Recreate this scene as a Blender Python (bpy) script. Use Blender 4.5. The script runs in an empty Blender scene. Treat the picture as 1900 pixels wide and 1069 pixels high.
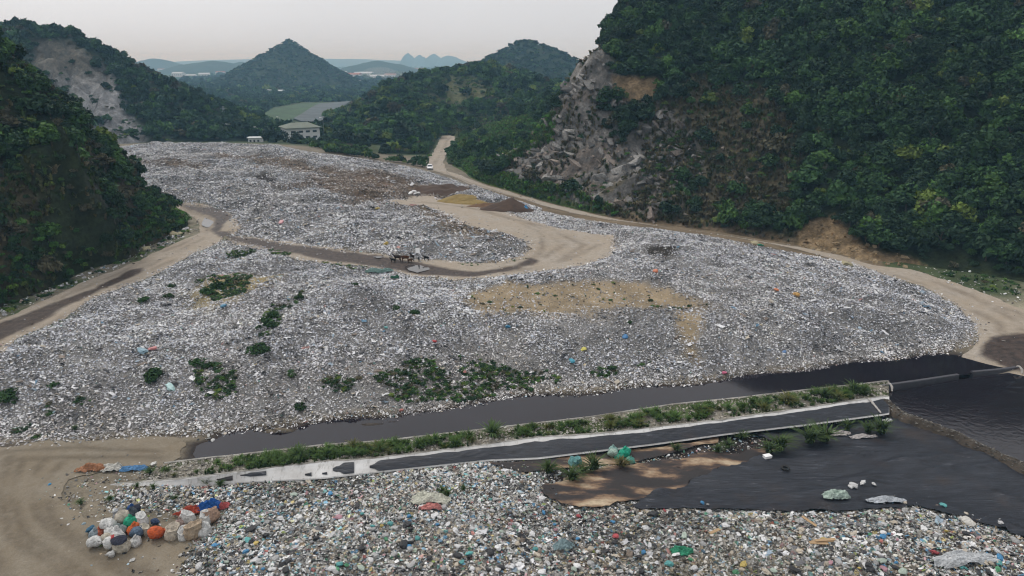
import bpy, math, random
import numpy as np
from mathutils import Vector, Matrix
from mathutils.geometry import delaunay_2d_cdt

R = random.Random(7)
NR = np.random.default_rng(11)
SC = bpy.context.scene
COL = SC.collection

# ------------------------------------------------------------------ camera
CAM_H, PITCH, FPX, CX, CY = 35.0, math.radians(18.4), 1267.0, 950.0, 534.5
cd = bpy.data.cameras.new("camera")
cam = bpy.data.objects.new("camera", cd)
COL.objects.link(cam)
cam.location = (0, 0, CAM_H)
cam.rotation_euler = (math.radians(90) - PITCH, 0, 0)
cd.sensor_width = 36.0
cd.lens = 36.0 * FPX / 1900.0
cd.clip_start, cd.clip_end = 0.5, 60000
SC.camera = cam

# ------------------------------------------------------------------ sky, sun, exposure
SUN_EL, SUN_AZ = math.radians(52), math.radians(-50)      # azimuth measured from +Y, towards -X
SKY_NISHITA, SKY_STRENGTH = 0.30, 0.1
world = bpy.data.worlds.new("World")
SC.world = world
world.use_nodes = True
wn, wl = world.node_tree.nodes, world.node_tree.links
bg = wn["Background"]
sky = wn.new("ShaderNodeTexSky")
sky.sky_type = 'NISHITA'
sky.sun_disc = False
sky.sun_elevation = SUN_EL
sky.sun_rotation = SUN_AZ
sky.dust_density = 4.0
hsv = wn.new("ShaderNodeHueSaturation")
hsv.inputs["Saturation"].default_value = 0.12
wl.new(sky.outputs[0], hsv.inputs["Color"])
# even grey cloud deck, brighter overhead than at the horizon
tc = wn.new("ShaderNodeTexCoord")
sep = wn.new("ShaderNodeSeparateXYZ")
wl.new(tc.outputs["Generated"], sep.inputs[0])
cr = wn.new("ShaderNodeValToRGB")
wl.new(sep.outputs["Z"], cr.inputs[0])
cr.color_ramp.elements[0].position = 0.0
cr.color_ramp.elements[0].color = (0.690, 0.718, 0.775, 1)
cr.color_ramp.elements[1].position = 1.0
cr.color_ramp.elements[1].color = (0.98, 0.99, 1.0, 1)
e = cr.color_ramp.elements.new(0.25)
e.color = (0.735, 0.742, 0.765, 1)
cm = wn.new("ShaderNodeVectorMath"); cm.operation = 'SCALE'
wl.new(cr.outputs[0], cm.inputs[0]); cm.inputs["Scale"].default_value = 9.8
cn = wn.new("ShaderNodeTexNoise"); cn.inputs["Scale"].default_value = 2.2; cn.inputs["Detail"].default_value = 4
wl.new(tc.outputs["Generated"], cn.inputs["Vector"])
cmr = wn.new("ShaderNodeMapRange"); wl.new(cn.outputs[0], cmr.inputs[0])
cmr.inputs[1].default_value = 0.3; cmr.inputs[2].default_value = 0.7
cmr.inputs[3].default_value = 0.95; cmr.inputs[4].default_value = 1.05
cm2 = wn.new("ShaderNodeVectorMath"); cm2.operation = 'SCALE'
wl.new(cm.outputs[0], cm2.inputs[0]); wl.new(cmr.outputs[0], cm2.inputs["Scale"])
mx = wn.new("ShaderNodeMix"); mx.data_type = 'RGBA'
mx.inputs["Factor"].default_value = 1.0 - SKY_NISHITA
wl.new(hsv.outputs[0], mx.inputs["A"]); wl.new(cm2.outputs[0], mx.inputs["B"])
wl.new(mx.outputs["Result"], bg.inputs["Color"])
bg.inputs["Strength"].default_value = SKY_STRENGTH
sl = bpy.data.lights.new("sun", 'SUN')
sl.energy, sl.angle, sl.color = 1.1, math.radians(14), (1.0, 0.965, 0.91)
so = bpy.data.objects.new("sun", sl)
COL.objects.link(so)
sd = Vector((math.sin(SUN_AZ) * math.cos(SUN_EL), math.cos(SUN_AZ) * math.cos(SUN_EL), math.sin(SUN_EL)))
so.rotation_euler = (-sd).to_track_quat('-Z', 'Y').to_euler()
SC.view_settings.view_transform = 'Standard'
SC.view_settings.look = 'None'
SC.view_settings.exposure = 0.32
SC.view_settings.gamma = 1.0
SC.view_settings.use_curve_mapping = False
SC.cycles.use_denoising = True
SC.cycles.denoiser = 'OPENIMAGEDENOISE'
SC.cycles.denoising_input_passes = 'RGB_ALBEDO_NORMAL'
SC.cycles.denoising_prefilter = 'ACCURATE'
SC.cycles.pixel_filter_type = 'BLACKMAN_HARRIS'
SC.cycles.filter_width = 1.15
SC.cycles.max_bounces = 5
SC.cycles.diffuse_bounces = 3
SC.cycles.glossy_bounces = 2
SC.cycles.transmission_bounces = 2
SC.cycles.transparent_max_bounces = 6
SC.cycles.volume_bounces = 0
SC.cycles.caustics_reflective = False
SC.cycles.caustics_refractive = False
HAZE_DENSITY = 0.0003

# ------------------------------------------------------------------ numbers: projection, noise, interpolation
cP, sP = math.cos(PITCH), math.sin(PITCH)
def ray(u, v):
    a = (np.asarray(u, float) - CX) / FPX
    b = -(np.asarray(v, float) - CY) / FPX
    return a, cP + b * sP, -sP + b * cP
def atz(u, v, z):
    a, b, c = ray(u, v)
    t = (np.asarray(z, float) - CAM_H) / c
    return t * a, t * b
def aty(u, v, y):
    a, b, c = ray(u, v)
    t = np.asarray(y, float) / b
    return t * a, t * b, CAM_H + t * c
def project(x, y, z):
    x, y, z = np.asarray(x, float), np.asarray(y, float), np.asarray(z, float)
    zc = y * cP - (z - CAM_H) * sP
    yc = y * sP + (z - CAM_H) * cP
    zc = np.where(np.abs(zc) < 1e-3, 1e-3, zc)
    return CX + FPX * x / zc, CY - FPX * yc / zc, zc

def _h(ix, iy, s):
    n = (ix.astype(np.int64) * 374761393 + iy.astype(np.int64) * 668265263 + s * 974634777) & 0xFFFFFFFF
    n = ((n ^ (n >> 13)) * 1274126177) & 0xFFFFFFFF
    n = n ^ (n >> 16)
    return (n & 0xFFFFFF) / float(0xFFFFFF)
def vnoise(x, y, s=0):
    x, y = np.asarray(x, float), np.asarray(y, float)
    ix, iy = np.floor(x), np.floor(y)
    fx, fy = x - ix, y - iy
    fx = fx * fx * (3 - 2 * fx); fy = fy * fy * (3 - 2 * fy)
    a, b = _h(ix, iy, s), _h(ix + 1, iy, s)
    c, d = _h(ix, iy + 1, s), _h(ix + 1, iy + 1, s)
    return a + (b - a) * fx + (c - a) * fy + (a - b - c + d) * fx * fy
def fbm(x, y, octv=4, s=0, ridge=False):
    o, amp, tot = 0.0, 1.0, 0.0
    for k in range(octv):
        n = vnoise(x * 2 ** k + 17.3 * k, y * 2 ** k - 9.1 * k, s + k)
        if ridge:
            n = 1 - abs(2 * n - 1)
        o = o + amp * n; tot += amp; amp *= 0.5
    return o / tot
def smooth(a, b, x):
    t = np.clip((x - a) / (b - a), 0, 1)
    return t * t * (3 - 2 * t)

class RBF:
    """height surface through scattered points (linear kernel plus a plane)"""
    def __init__(self, pts, soft=0.02):
        p = np.array(pts, float)
        self.c, self.s = p[:, :2].mean(0), 100.0
        self.p = (p[:, :2] - self.c) / self.s
        n = len(p)
        d = np.sqrt(((self.p[:, None] - self.p[None]) ** 2).sum(-1) + soft ** 2)
        A = np.zeros((n + 3, n + 3))
        A[:n, :n] = d
        A[:n, n] = 1; A[:n, n + 1:] = self.p
        A[n, :n] = 1; A[n + 1:, :n] = self.p.T
        self.soft = soft
        self.w = np.linalg.solve(A, np.concatenate([p[:, 2], [0, 0, 0]]))
    def __call__(self, x, y):
        x, y = np.asarray(x, float), np.asarray(y, float)
        sh = x.shape
        q = np.stack([x.ravel(), y.ravel()], 1)
        q = (q - self.c) / self.s
        n = len(self.p)
        out = np.empty(len(q))
        for i in range(0, len(q), 20000):
            k = q[i:i + 20000]
            d = np.sqrt((k[:, :1] - self.p[None, :, 0]) ** 2 + (k[:, 1:] - self.p[None, :, 1]) ** 2 + self.soft ** 2)
            out[i:i + 20000] = d @ self.w[:n] + self.w[n] + k @ self.w[n + 1:]
        return out.reshape(sh)

def inside(px, py, poly):
    """(signed distance in the polygon's units, positive inside)"""
    px, py = np.asarray(px, float), np.asarray(py, float)
    poly = np.asarray(poly, float)
    ins = np.zeros(px.shape, bool)
    best = np.full(px.shape, 1e18)
    for (x0, y0), (x1, y1) in zip(poly, np.roll(poly, -1, 0)):
        cond = (y0 > py) != (y1 > py)
        with np.errstate(divide='ignore', invalid='ignore'):
            xi = x0 + (py - y0) * (x1 - x0) / (y1 - y0 if y1 != y0 else 1e-12)
        ins ^= cond & (px < xi)
        dx, dy = x1 - x0, y1 - y0
        L = dx * dx + dy * dy + 1e-12
        t = np.clip(((px - x0) * dx + (py - y0) * dy) / L, 0, 1)
        best = np.minimum(best, (px - x0 - t * dx) ** 2 + (py - y0 - t * dy) ** 2)
    d = np.sqrt(best)
    return np.where(ins, d, -d)

# ------------------------------------------------------------------ the floor of the valley as heights
FLOOR = []
def fz(z, *uv):
    for u, v in uv:
        x, y = atz(u, v, z)
        FLOOR.append((float(x), float(y), z))
# canal bed, liner basin, pond, foreground
fz(-0.5, (420, 830), (560, 815), (700, 800), (850, 785), (1000, 762), (1200, 735), (1400, 712), (1600, 690), (1750, 675))
fz(0.25, (60, 835), (150, 840), (250, 835), (315, 838), (40, 900), (120, 930), (-100, 860))
fz(0.3, (60, 1000), (120, 1069), (-50, 1069), (-120, 950), (250, 1040), (300, 960), (200, 960), (420, 960))
fz(-0.15, (560, 895), (700, 885), (900, 862), (1050, 880), (1150, 900), (1300, 850))
fz(-0.45, (1450, 900), (1600, 870), (1700, 820), (1800, 900), (1900, 940), (1400, 925), (1250, 915), (1600, 930), (1750, 930))
fz(-0.7, (1750, 740), (1880, 720), (1880, 800), (1800, 770), (2000, 760), (2000, 860), (1700, 745))
fz(0.5, (500, 920), (700, 915), (900, 905), (1050, 950), (1300, 955), (1500, 960), (1680, 950))
fz(1.5, (520, 980), (700, 970), (900, 965), (1100, 985), (1300, 990), (1500, 990), (1680, 985), (1800, 1000))
fz(2.3, (480, 1069), (700, 1069), (900, 1069), (1100, 1069), (1300, 1069), (1500, 1069), (1700, 1069), (1900, 1060), (600, 1180), (1000, 1180), (1400, 1180), (1900, 1180))
fz(0.4, (1930, 990), (330, 1069), (380, 1010))
fz(0.3, (300, 1180), (0, 1180), (-200, 1069))
# toe of the middle heap
fz(0.15, (0, 818), (100, 814), (200, 810), (330, 799), (500, 788), (640, 770), (760, 763), (900, 740), (1000, 726), (1250, 711), (1500, 680), (1700, 655), (1800, 637), (-120, 826))
fz(0.9, (1822, 612), (1800, 585), (1850, 650), (1900, 660), (1980, 640))
fz(0.25, (1880, 676), (1960, 672))
# front slope
fz(1.8, (0, 750), (200, 745), (400, 738), (550, 725), (700, 712), (850, 690), (1000, 680), (1200, 665), (1400, 640), (1600, 615), (1740, 600))
fz(3.3, (0, 690), (200, 665), (400, 660), (550, 640), (700, 640), (850, 635), (1000, 630), (1200, 620), (1350, 600), (1500, 570), (1650, 550))
fz(4.6, (850, 585), (950, 592), (1100, 585), (1240, 582), (1350, 560))
fz(5.0, (870, 550), (1000, 545), (1150, 540), (1280, 545), (1400, 520), (960, 520), (1120, 510))
fz(4.6, (300, 580), (420, 540), (560, 530), (700, 545), (560, 590), (720, 590))
fz(5.4, (1200, 480), (1300, 450), (1400, 475), (1180, 430), (1300, 500))
fz(4.4, (1450, 475), (1540, 495)); fz(3.0, (1620, 530))
# left track
fz(3.4, (0, 620), (-100, 670)); fz(3.8, (90, 580), (200, 530)); fz(4.2, (300, 480), (400, 430), (370, 390)); fz(4.6, (310, 378), (430, 405))
# goat road
fz(4.4, (430, 445), (520, 455), (620, 475), (760, 495), (900, 505), (1010, 490)); fz(4.7, (1060, 455), (960, 405), (850, 380), (740, 370), (1110, 445))
# far heap
fz(5.2, (500, 435), (620, 450), (760, 465), (900, 475), (970, 455))
fz(6.4, (480, 400), (620, 420), (760, 435), (860, 445), (900, 440), (760, 400), (640, 385))
fz(7.0, (320, 350), (420, 360), (560, 360), (700, 355), (300, 310), (420, 315), (560, 320))
fz(7.6, (245, 275), (330, 270), (430, 268), (520, 274), (600, 288)); fz(6.6, (680, 298), (660, 320)); fz(5.4, (740, 308), (760, 330)); fz(4.2, (785, 322), (830, 345)); fz(4.6, (900, 365), (980, 390), (1050, 408)); fz(5.0, (1120, 418), (1210, 426))
# right road and the hill foot behind the heap
fz(2.2, (800, 314), (810, 290), (830, 260), (870, 343), (940, 362), (1010, 381), (1070, 396), (1140, 408), (1250, 424), (1400, 445), (1500, 462))
fz(1.8, (1600, 492), (1700, 520)); fz(1.3, (1800, 560), (1880, 590), (1950, 620)); fz(2.0, (1800, 515), (1900, 535), (1700, 497), (1980, 545))
# back of the far heap, the houses, the flat beyond
fz(2.0, (400, 258), (480, 262), (560, 258), (640, 262), (730, 285), (300, 255), (200, 258))
fz(1.0, (480, 240), (560, 235), (650, 235), (900, 250)); fz(0.0, (540, 215), (600, 200), (450, 205))
for x in (-420, -250, -120, 0, 120, 260, 420):
    FLOOR.append((x, 720, -2.0)); FLOOR.append((x, 560, -0.8))
for x, y, z in ((-150, 100, 3.5), (-160, 180, 5), (-200, 260, 4), (-260, 350, 2), (150, 60, 0.5), (150, 110, 2), (180, 180, 2), (200, 300, 2), (-110, 40, 0.5), (120, 35, 1), (-90, 20, 0.3), (0, 18, 2.0), (80, 20, 2)):
    FLOOR.append((x, y, z))
_f = RBF(FLOOR)
GX0, GY0, GS = -300.0, 15.0, 0.6
_gx = np.arange(GX0, 300, GS); _gy = np.arange(GY0, 330, GS)
_X, _Y = np.meshgrid(_gx, _gy)
# coarse evaluation, then bilinear to the fine raster
_cx = np.arange(GX0 - 2, 304, 2.0); _cy = np.arange(GY0 - 2, 334, 2.0)
_CXX, _CYY = np.meshgrid(_cx, _cy)
_CZ = _f(_CXX, _CYY)
def bil(Z, x0, y0, s, x, y):
    i = (np.asarray(x, float) - x0) / s; j = (np.asarray(y, float) - y0) / s
    i = np.clip(i, 0, Z.shape[1] - 1.001); j = np.clip(j, 0, Z.shape[0] - 1.001)
    a, b = i.astype(int), j.astype(int)
    fx, fy = i - a, j - b
    return (Z[b, a] * (1 - fx) + Z[b, a + 1] * fx) * (1 - fy) + (Z[b + 1, a] * (1 - fx) + Z[b + 1, a + 1] * fx) * fy
GZ = bil(_CZ, GX0 - 2, GY0 - 2, 2.0, _X, _Y)
# sand spits in the shallow end of the canal
for u, v, rx, ry, hh in ((370, 816, 5.0, 0.5, .32), (525, 800, 2.2, 0.35, .62), (688, 789, 3.4, 0.4, .66), (400, 846, 2.5, 0.5, .25), (340, 835, 3.5, 1.2, .15)):
    x, y = atz(u, v, 0)
    xx, yy = _X - x, (_Y - y) - 0.16 * (_X - x)
    GZ += hh * np.exp(-(xx / rx) ** 2 - (yy / ry) ** 2)
def floor_z(x, y):
    x, y = np.asarray(x, float), np.asarray(y, float)
    near = bil(GZ, GX0, GY0, GS, x, y)
    far = y > 328
    if np.any(far):
        near = np.where(far, _f(x, y) if x.size < 400000 else near, near)
    return near
def hit(u, v):
    """where the sight line through a photo point meets the valley floor"""
    a, b, c = ray(u, v)
    a, b, c = [np.atleast_1d(q) for q in (a, b, c)]
    done = np.zeros(a.shape, bool)
    T = np.zeros(a.shape)
    t = np.full(a.shape, 34.0)
    while True:
        nt = t * 1.004
        z = CAM_H + nt * c
        h = floor_z(nt * a, nt * b)
        new = (~done) & ((z <= h) | (nt > 900))
        T[new] = (t + nt)[new] / 2
        done |= new
        if done.all():
            break
        t = nt
    return T * a, T * b
def poly(pts, z=None):
    p = np.array(pts, float)
    q = [p[0]]
    for a, b in zip(p, np.roll(p, -1, 0)):      # denser outline so it follows the ground
        n = max(1, int(np.hypot(*(b - a)) / 40))
        for k in range(1, n + 1):
            q.append(a + (b - a) * k / n)
    q = np.array(q[:-1])
    x, y = hit(q[:, 0], q[:, 1]) if z is None else atz(q[:, 0], q[:, 1], z)
    return np.stack([x, y], 1)

# regions (outlines of what lies on the valley floor)
ROAD_L = poly([(-140, 690), (0, 596), (98, 550), (164, 520), (259, 484), (327, 451), (370, 432), (373, 412), (344, 393), (301, 379), (327, 375), (377, 379), (426, 396), (437, 408), (447, 420), (436, 436), (418, 436), (413, 445), (360, 471), (327, 491), (278, 514), (177, 553), (124, 592), (36, 628), (0, 658), (-140, 745)])
ROAD_M = poly([(416, 434), (495, 444), (589, 457), (659, 466), (728, 476), (795, 482), (874, 488), (921, 487), (962, 479), (984, 463), (978, 450), (937, 435), (874, 422), (810, 390), (735, 379), (722, 371), (763, 364), (804, 362), (823, 371), (893, 381), (953, 400), (1019, 420), (1087, 431), (1139, 438), (1143, 465), (1124, 480), (1079, 493), (1012, 504), (960, 511), (900, 517), (806, 517), (763, 515), (716, 500), (621, 491), (551, 482), (495, 463), (432, 452)])
ROAD_R = poly([(820, 250), (815, 262), (805, 280), (793, 300), (770, 310), (786, 316), (800, 322), (840, 332), (900, 352), (960, 370), (1010, 386), (1060, 400), (1140, 414), (1300, 433), (1450, 463), (1580, 492), (1650, 514), (1720, 532), (1780, 560), (1810, 590), (1818, 612), (1800, 634), (1782, 650), (1850, 675), (1900, 679), (2010, 690), (2010, 612), (1900, 568), (1840, 545), (1760, 520), (1690, 500), (1620, 490), (1560, 474), (1400, 449), (1250, 428), (1150, 410), (1080, 391), (1000, 372), (930, 350), (870, 333), (830, 318), (822, 300), (830, 280), (845, 262), (843, 252), (835, 249)], 2.0)
WET_L = poly([(-120, 690), (0, 602), (90, 567), (180, 535), (240, 503), (264, 497), (262, 506), (200, 533), (130, 565), (60, 605), (0, 630), (-120, 720)])
WET_J = poly([(335, 380), (400, 384), (430, 400), (420, 412), (405, 430), (440, 440), (500, 449), (600, 463), (690, 474), (745, 482), (790, 492), (830, 501), (880, 506), (950, 496), (985, 480), (1000, 484), (960, 500), (880, 514), (780, 510), (700, 494), (600, 482), (520, 465), (420, 446), (395, 430), (400, 405), (360, 390)])
WET_R = poly([(1815, 655), (1840, 628), (1900, 628), (1990, 640), (1990, 690), (1880, 675)], 0.6)
MID = poly([(0, 658), (36, 628), (124, 592), (177, 553), (278, 514), (360, 471), (413, 447), (432, 452), (495, 463), (551, 482), (621, 491), (716, 500), (763, 515), (806, 517), (900, 517), (960, 511), (1012, 504), (1079, 493), (1124, 480), (1143, 465), (1139, 438), (1087, 431), (1019, 420), (960, 400), (1005, 392), (1060, 404), (1160, 420), (1300, 436), (1450, 466), (1580, 489), (1650, 514), (1720, 540), (1790, 575), (1815, 612), (1800, 635), (1700, 657), (1500, 680), (1250, 711), (1000, 727), (900, 741), (760, 766), (640, 771), (500, 790), (330, 801), (200, 811), (0, 820), (-160, 830), (-160, 750)])
FAR = poly([(228, 272), (300, 268), (400, 266), (500, 270), (600, 286), (680, 296), (740, 306), (790, 318), (840, 334), (960, 373), (1005, 388), (953, 400), (893, 381), (823, 371), (804, 362), (763, 364), (722, 371), (735, 379), (810, 390), (874, 422), (937, 435), (978, 450), (984, 463), (962, 479), (921, 487), (874, 488), (795, 482), (728, 476), (659, 466), (589, 457), (495, 444), (436, 436), (447, 420), (437, 408), (426, 396), (377, 379), (327, 375), (301, 376), (270, 350), (240, 310)])
FAR = np.concatenate([FAR, FAR[:0]])
NEARH = poly([(200, 918), (683, 880), (910, 855), (1000, 856), (1015, 900), (1040, 932), (1110, 942), (1300, 936), (1500, 945), (1620, 932), (1720, 930), (1850, 968), (2050, 1030), (2050, 1240), (250, 1240), (338, 1069), (365, 1015), (430, 960), (400, 935), (330, 945), (210, 930)])
NEARS = poly([(120, 880), (330, 860), (420, 880), (200, 910), (330, 950), (120, 945), (90, 905)])
SOILM = poly([(850, 562), (868, 540), (930, 527), (1050, 522), (1200, 524), (1300, 552), (1330, 575), (1275, 572), (1150, 572), (1060, 578), (960, 583), (890, 582)])
SOILS = poly([(1256, 572), (1292, 572), (1300, 650), (1296, 672), (1272, 660)])
SOILL = poly([(340, 545), (390, 515), (470, 508), (540, 512), (490, 535), (430, 560), (360, 562)])
BROWN = poly([(520, 345), (600, 322), (720, 318), (800, 342), (855, 352), (826, 372), (735, 370), (660, 372), (590, 350)])
BROWN3 = poly([(380, 282), (480, 287), (580, 304), (650, 320), (600, 324), (540, 318), (470, 303)])
BROWN4 = poly([(245, 300), (320, 296), (400, 306), (330, 310)])
BROWN2 = poly([(715, 374), (800, 388), (880, 420), (945, 438), (920, 445), (840, 425), (770, 395)])
BURNT = poly([(468, 325), (490, 322), (516, 329), (505, 336), (478, 334)])
BURNT2 = poly([(1195, 468), (1230, 462), (1262, 470), (1235, 482), (1205, 478)])
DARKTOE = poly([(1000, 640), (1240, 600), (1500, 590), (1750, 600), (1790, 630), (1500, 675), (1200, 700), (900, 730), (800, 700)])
GREYTOP = poly([(-100, 720), (0, 660), (250, 540), (420, 455), (700, 500), (830, 530), (860, 600), (600, 640), (300, 700)])

# lumpy tops of the heaps
def heapness(x, y, edge=1.5):
    m = np.maximum.reduce([inside(x, y, P) for P in (MID, FAR, NEARH)])
    for S in (SOILM, SOILS):
        m = np.minimum(m, 1.5 - inside(x, y, S) * 0.6)
    return smooth(0.0, edge * 2, m)
_hm = bil(heapness(*np.meshgrid(_cx, _cy)), GX0 - 2, GY0 - 2, 2.0, _X, _Y)
GZ += _hm * (1.9 * (fbm(_X / 9, _Y / 9, 3, 3) - 0.5) + 1.15 * (fbm(_X / 2.6, _Y / 2.6, 3, 5) - 0.5)) * np.clip(_Y / 70, 0.55, 1.5)
_sm = inside(*np.meshgrid(_cx, _cy), SOILM)
GZ -= bil(smooth(-1, 3, _sm), GX0 - 2, GY0 - 2, 2.0, _X, _Y) * 0.7
GZ += 0.10 * (fbm(_X / 3, _Y / 3, 3, 8) - 0.5)

# ------------------------------------------------------------------ materials
def mat(name):
    m = bpy.data.materials.new(name); m.use_nodes = True
    n, l = m.node_tree.nodes, m.node_tree.links
    return m, n, l, n["Principled BSDF"]
def node(n, t, **k):
    q = n.new(t)
    for a, b in k.items():
        if hasattr(q, a): setattr(q, a, b)
        else: q.inputs[a].default_value = b
    return q
def ramp(n, l, src, *stops):
    r = n.new("ShaderNodeValToRGB")
    while len(r.color_ramp.elements) < len(stops): r.color_ramp.elements.new(0.5)
    for e, (p, c) in zip(r.color_ramp.elements, stops):
        e.position = p
        e.color = (c, c, c, 1) if isinstance(c, (int, float)) else (*c, 1)
    l.new(src, r.inputs[0])
    return r.outputs[0]
def mixc(n, l, f, a, b, mode='MIX'):
    q = n.new("ShaderNodeMix"); q.data_type = 'RGBA'; q.blend_type = mode
    for s, v in (("Factor", f), ("A", a), ("B", b)):
        if isinstance(v, bpy.types.NodeSocket): l.new(v, q.inputs[s])
        elif isinstance(v, (int, float)) : q.inputs[s].default_value = v
        else: q.inputs[s].default_value = (*v, 1)
    return q.outputs["Result"]
def math_(n, l, op, a, b=0.0):
    q = n.new("ShaderNodeMath"); q.operation = op
    for i, v in enumerate((a, b)):
        if isinstance(v, bpy.types.NodeSocket): l.new(v, q.inputs[i])
        else: q.inputs[i].default_value = v
    return q.outputs[0]
def objco(n):
    return n.new("ShaderNodeTexCoord").outputs["Object"]
def noise(n, l, scale, detail=4, vec=None, rough=0.6):
    q = n.new("ShaderNodeTexNoise")
    q.inputs["Scale"].default_value = scale; q.inputs["Detail"].default_value = detail; q.inputs["Roughness"].default_value = rough
    l.new(vec if vec else objco(n), q.inputs["Vector"])
    return q.outputs["Fac"]
def stretch(n, l, s, rot=0.0):
    q = n.new("ShaderNodeMapping"); q.inputs["Scale"].default_value = s; q.inputs["Rotation"].default_value = (0, 0, rot)
    l.new(objco(n), q.inputs["Vector"])
    return q.outputs[0]
def bump(n, l, b, h, strength=0.5, dist=0.1):
    q = n.new("ShaderNodeBump"); q.inputs["Strength"].default_value = strength; q.inputs["Distance"].default_value = dist
    l.new(h, q.inputs["Height"]); l.new(q.outputs[0], b.inputs["Normal"])
def plain(name, c, rough=0.8, var=0.25, scale=3.0, metal=0.0, spec=0.3):
    m, n, l, b = mat(name)
    f = noise(n, l, scale, 5)
    l.new(mixc(n, l, f, tuple(max(0, k * (1 - var)) for k in c), tuple(min(1, k * (1 + var)) for k in c)), b.inputs["Base Color"])
    b.inputs["Roughness"].default_value = rough; b.inputs["Metallic"].default_value = metal
    b.inputs["Specular IOR Level"].default_value = spec
    return m
def attr(n, name, kind='GEOMETRY'):
    q = n.new("ShaderNodeAttribute"); q.attribute_name = name; q.attribute_type = kind
    return q

def m_tinted(name, rough, spec=0.3, var=0.18, leafy=False):
    """colour comes from the piece itself (a property of the object or of the scattered piece)"""
    m, n, l, b = mat(name)
    t = attr(n, "tint", 'INSTANCER').outputs["Color"]
    if leafy:
        lv = attr(n, "leaf").outputs["Fac"]
        g = n.new("ShaderNodeMapRange"); l.new(lv, g.inputs[0]); g.inputs[3].default_value = 0.55; g.inputs[4].default_value = 1.6
        c = n.new("ShaderNodeVectorMath"); c.operation = 'SCALE'
        l.new(t, c.inputs[0]); l.new(g.outputs[0], c.inputs["Scale"])
        col = c.outputs[0]
    else:
        f = noise(n, l, 6.0, 4)
        r = ramp(n, l, f, (0.3, 1 - var * 2), (0.75, 1 + var))
        col = mixc(n, l, 1.0, t, r, 'MULTIPLY')
    l.new(col, b.inputs["Base Color"])
    b.inputs["Roughness"].default_value = rough
    b.inputs["Specular IOR Level"].default_value = spec
    return m
M = {}
M['leaf'] = m_tinted('foliage', 0.7, 0.15, leafy=True)
M['grass'] = m_tinted('grass_blades', 0.75, 0.15, leafy=True)
M['trash'] = m_tinted('rubbish', 0.55, 0.35)
M['bag'] = m_tinted('plastic_bag_skin', 0.38, 0.5, 0.12)
M['woven'] = m_tinted('woven_sack', 0.75, 0.25, 0.24)
def _crease(m, sc, st, d):
    n, l = m.node_tree.nodes, m.node_tree.links
    bump(n, l, n["Principled BSDF"], noise(n, l, sc, 5), st, d)
_crease(M['woven'], 3.5, .9, .25); _crease(M['bag'], 5.0, .8, .15)
M['rockp'] = m_tinted('boulder_stone', 0.9, 0.2, 0.3)
M['fur'] = m_tinted('animal_coat', 0.85, 0.15, 0.25)
M['bark'] = plain('bark', (0.08, 0.065, 0.05))
M['white'] = plain('white_render', (0.62, 0.64, 0.66), 0.85, 0.1, 0.6)
M['roof'] = plain('mossy_roof', (0.15, 0.17, 0.14), 0.85, 0.25, 0.7)
M['glass'] = plain('dark_glass', (0.03, 0.035, 0.04), 0.15, 0.1, spec=0.5)
M['paintw'] = plain('white_car_paint', (0.8, 0.8, 0.82), 0.25, 0.03, spec=0.5)
M['rubber'] = plain('rubber', (0.02, 0.02, 0.02), 0.8)
M['steel'] = plain('steel', (0.35, 0.36, 0.37), 0.45, 0.15, metal=0.6)
M['lampw'] = plain('lamp_cover', (0.8, 0.8, 0.8), 0.4, 0.05)

def m_floor():
    m, n, l, b = mat('valley_ground')
    c = attr(n, "Col").outputs["Color"]
    f1 = noise(n, l, 0.5, 6); f2 = noise(n, l, 5.0, 5, rough=0.75)
    a = mixc(n, l, 1.0, c, ramp(n, l, f1, (0.3, 0.72), (0.7, 1.2)), 'MULTIPLY')
    a = mixc(n, l, 1.0, a, ramp(n, l, f2, (0.3, 0.65), (0.7, 1.3)), 'MULTIPLY')
    l.new(a, b.inputs["Base Color"]); b.inputs["Roughness"].default_value = 0.95; b.inputs["Specular IOR Level"].default_value = 0.15
    bump(n, l, b, f2, 0.6, 0.12)
    return m
M['floor'] = m_floor()
def m_road(name='dirt_road', tone=(1, 1, 1)):
    m, n, l, b = mat(name)
    w = attr(n, "wet").outputs["Fac"]
    f = noise(n, l, 0.22, 6); g = noise(n, l, 1.3, 6, rough=0.7); k = noise(n, l, 9.0, 3)
    r = attr(n, "rut").outputs["Fac"]
    nn = math_(n, l, 'MULTIPLY', math_(n, l, 'SUBTRACT', g, 0.5), 1.6)
    w2 = math_(n, l, 'ADD', w, math_(n, l, 'MULTIPLY', math_(n, l, 'SUBTRACT', f, 0.5), 2.4))
    w3 = math_(n, l, 'ADD', w2, nn)
    wf = ramp(n, l, math_(n, l, 'MULTIPLY', w3, 0.5), (0.0, 0.0), (0.4, 1.0))
    dry = mixc(n, l, ramp(n, l, g, (0.3, 0.0), (0.7, 1.0)), (0.27, 0.232, 0.185), (0.40, 0.36, 0.31))
    dry = mixc(n, l, ramp(n, l, f, (0.35, 0.0), (0.65, 0.6)), dry, (0.32, 0.26, 0.19))
    dry = mixc(n, l, math_(n, l, 'MULTIPLY', r, 0.55), dry, (0.12, 0.092, 0.066))
    wet = mixc(n, l, ramp(n, l, g, (0.35, 0.0), (0.65, 1.0)), (0.020, 0.014, 0.012), (0.075, 0.052, 0.042))
    dry = mixc(n, l, 1.0, dry, tone, 'MULTIPLY')
    c = mixc(n, l, wf, dry, wet)
    c = mixc(n, l, 1.0, c, ramp(n, l, k, (0.3, 0.85), (0.7, 1.12)), 'MULTIPLY')
    l.new(c, b.inputs["Base Color"])
    rr = ramp(n, l, wf, (0.0, 0.95), (1.0, 0.6)); l.new(rr, b.inputs["Roughness"])
    b.inputs["Specular IOR Level"].default_value = 0.25
    bump(n, l, b, math_(n, l, 'ADD', g, k), 0.5, 0.08)
    return m
M['road'] = m_road('dirt_road', (.94, .94, .95))
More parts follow.
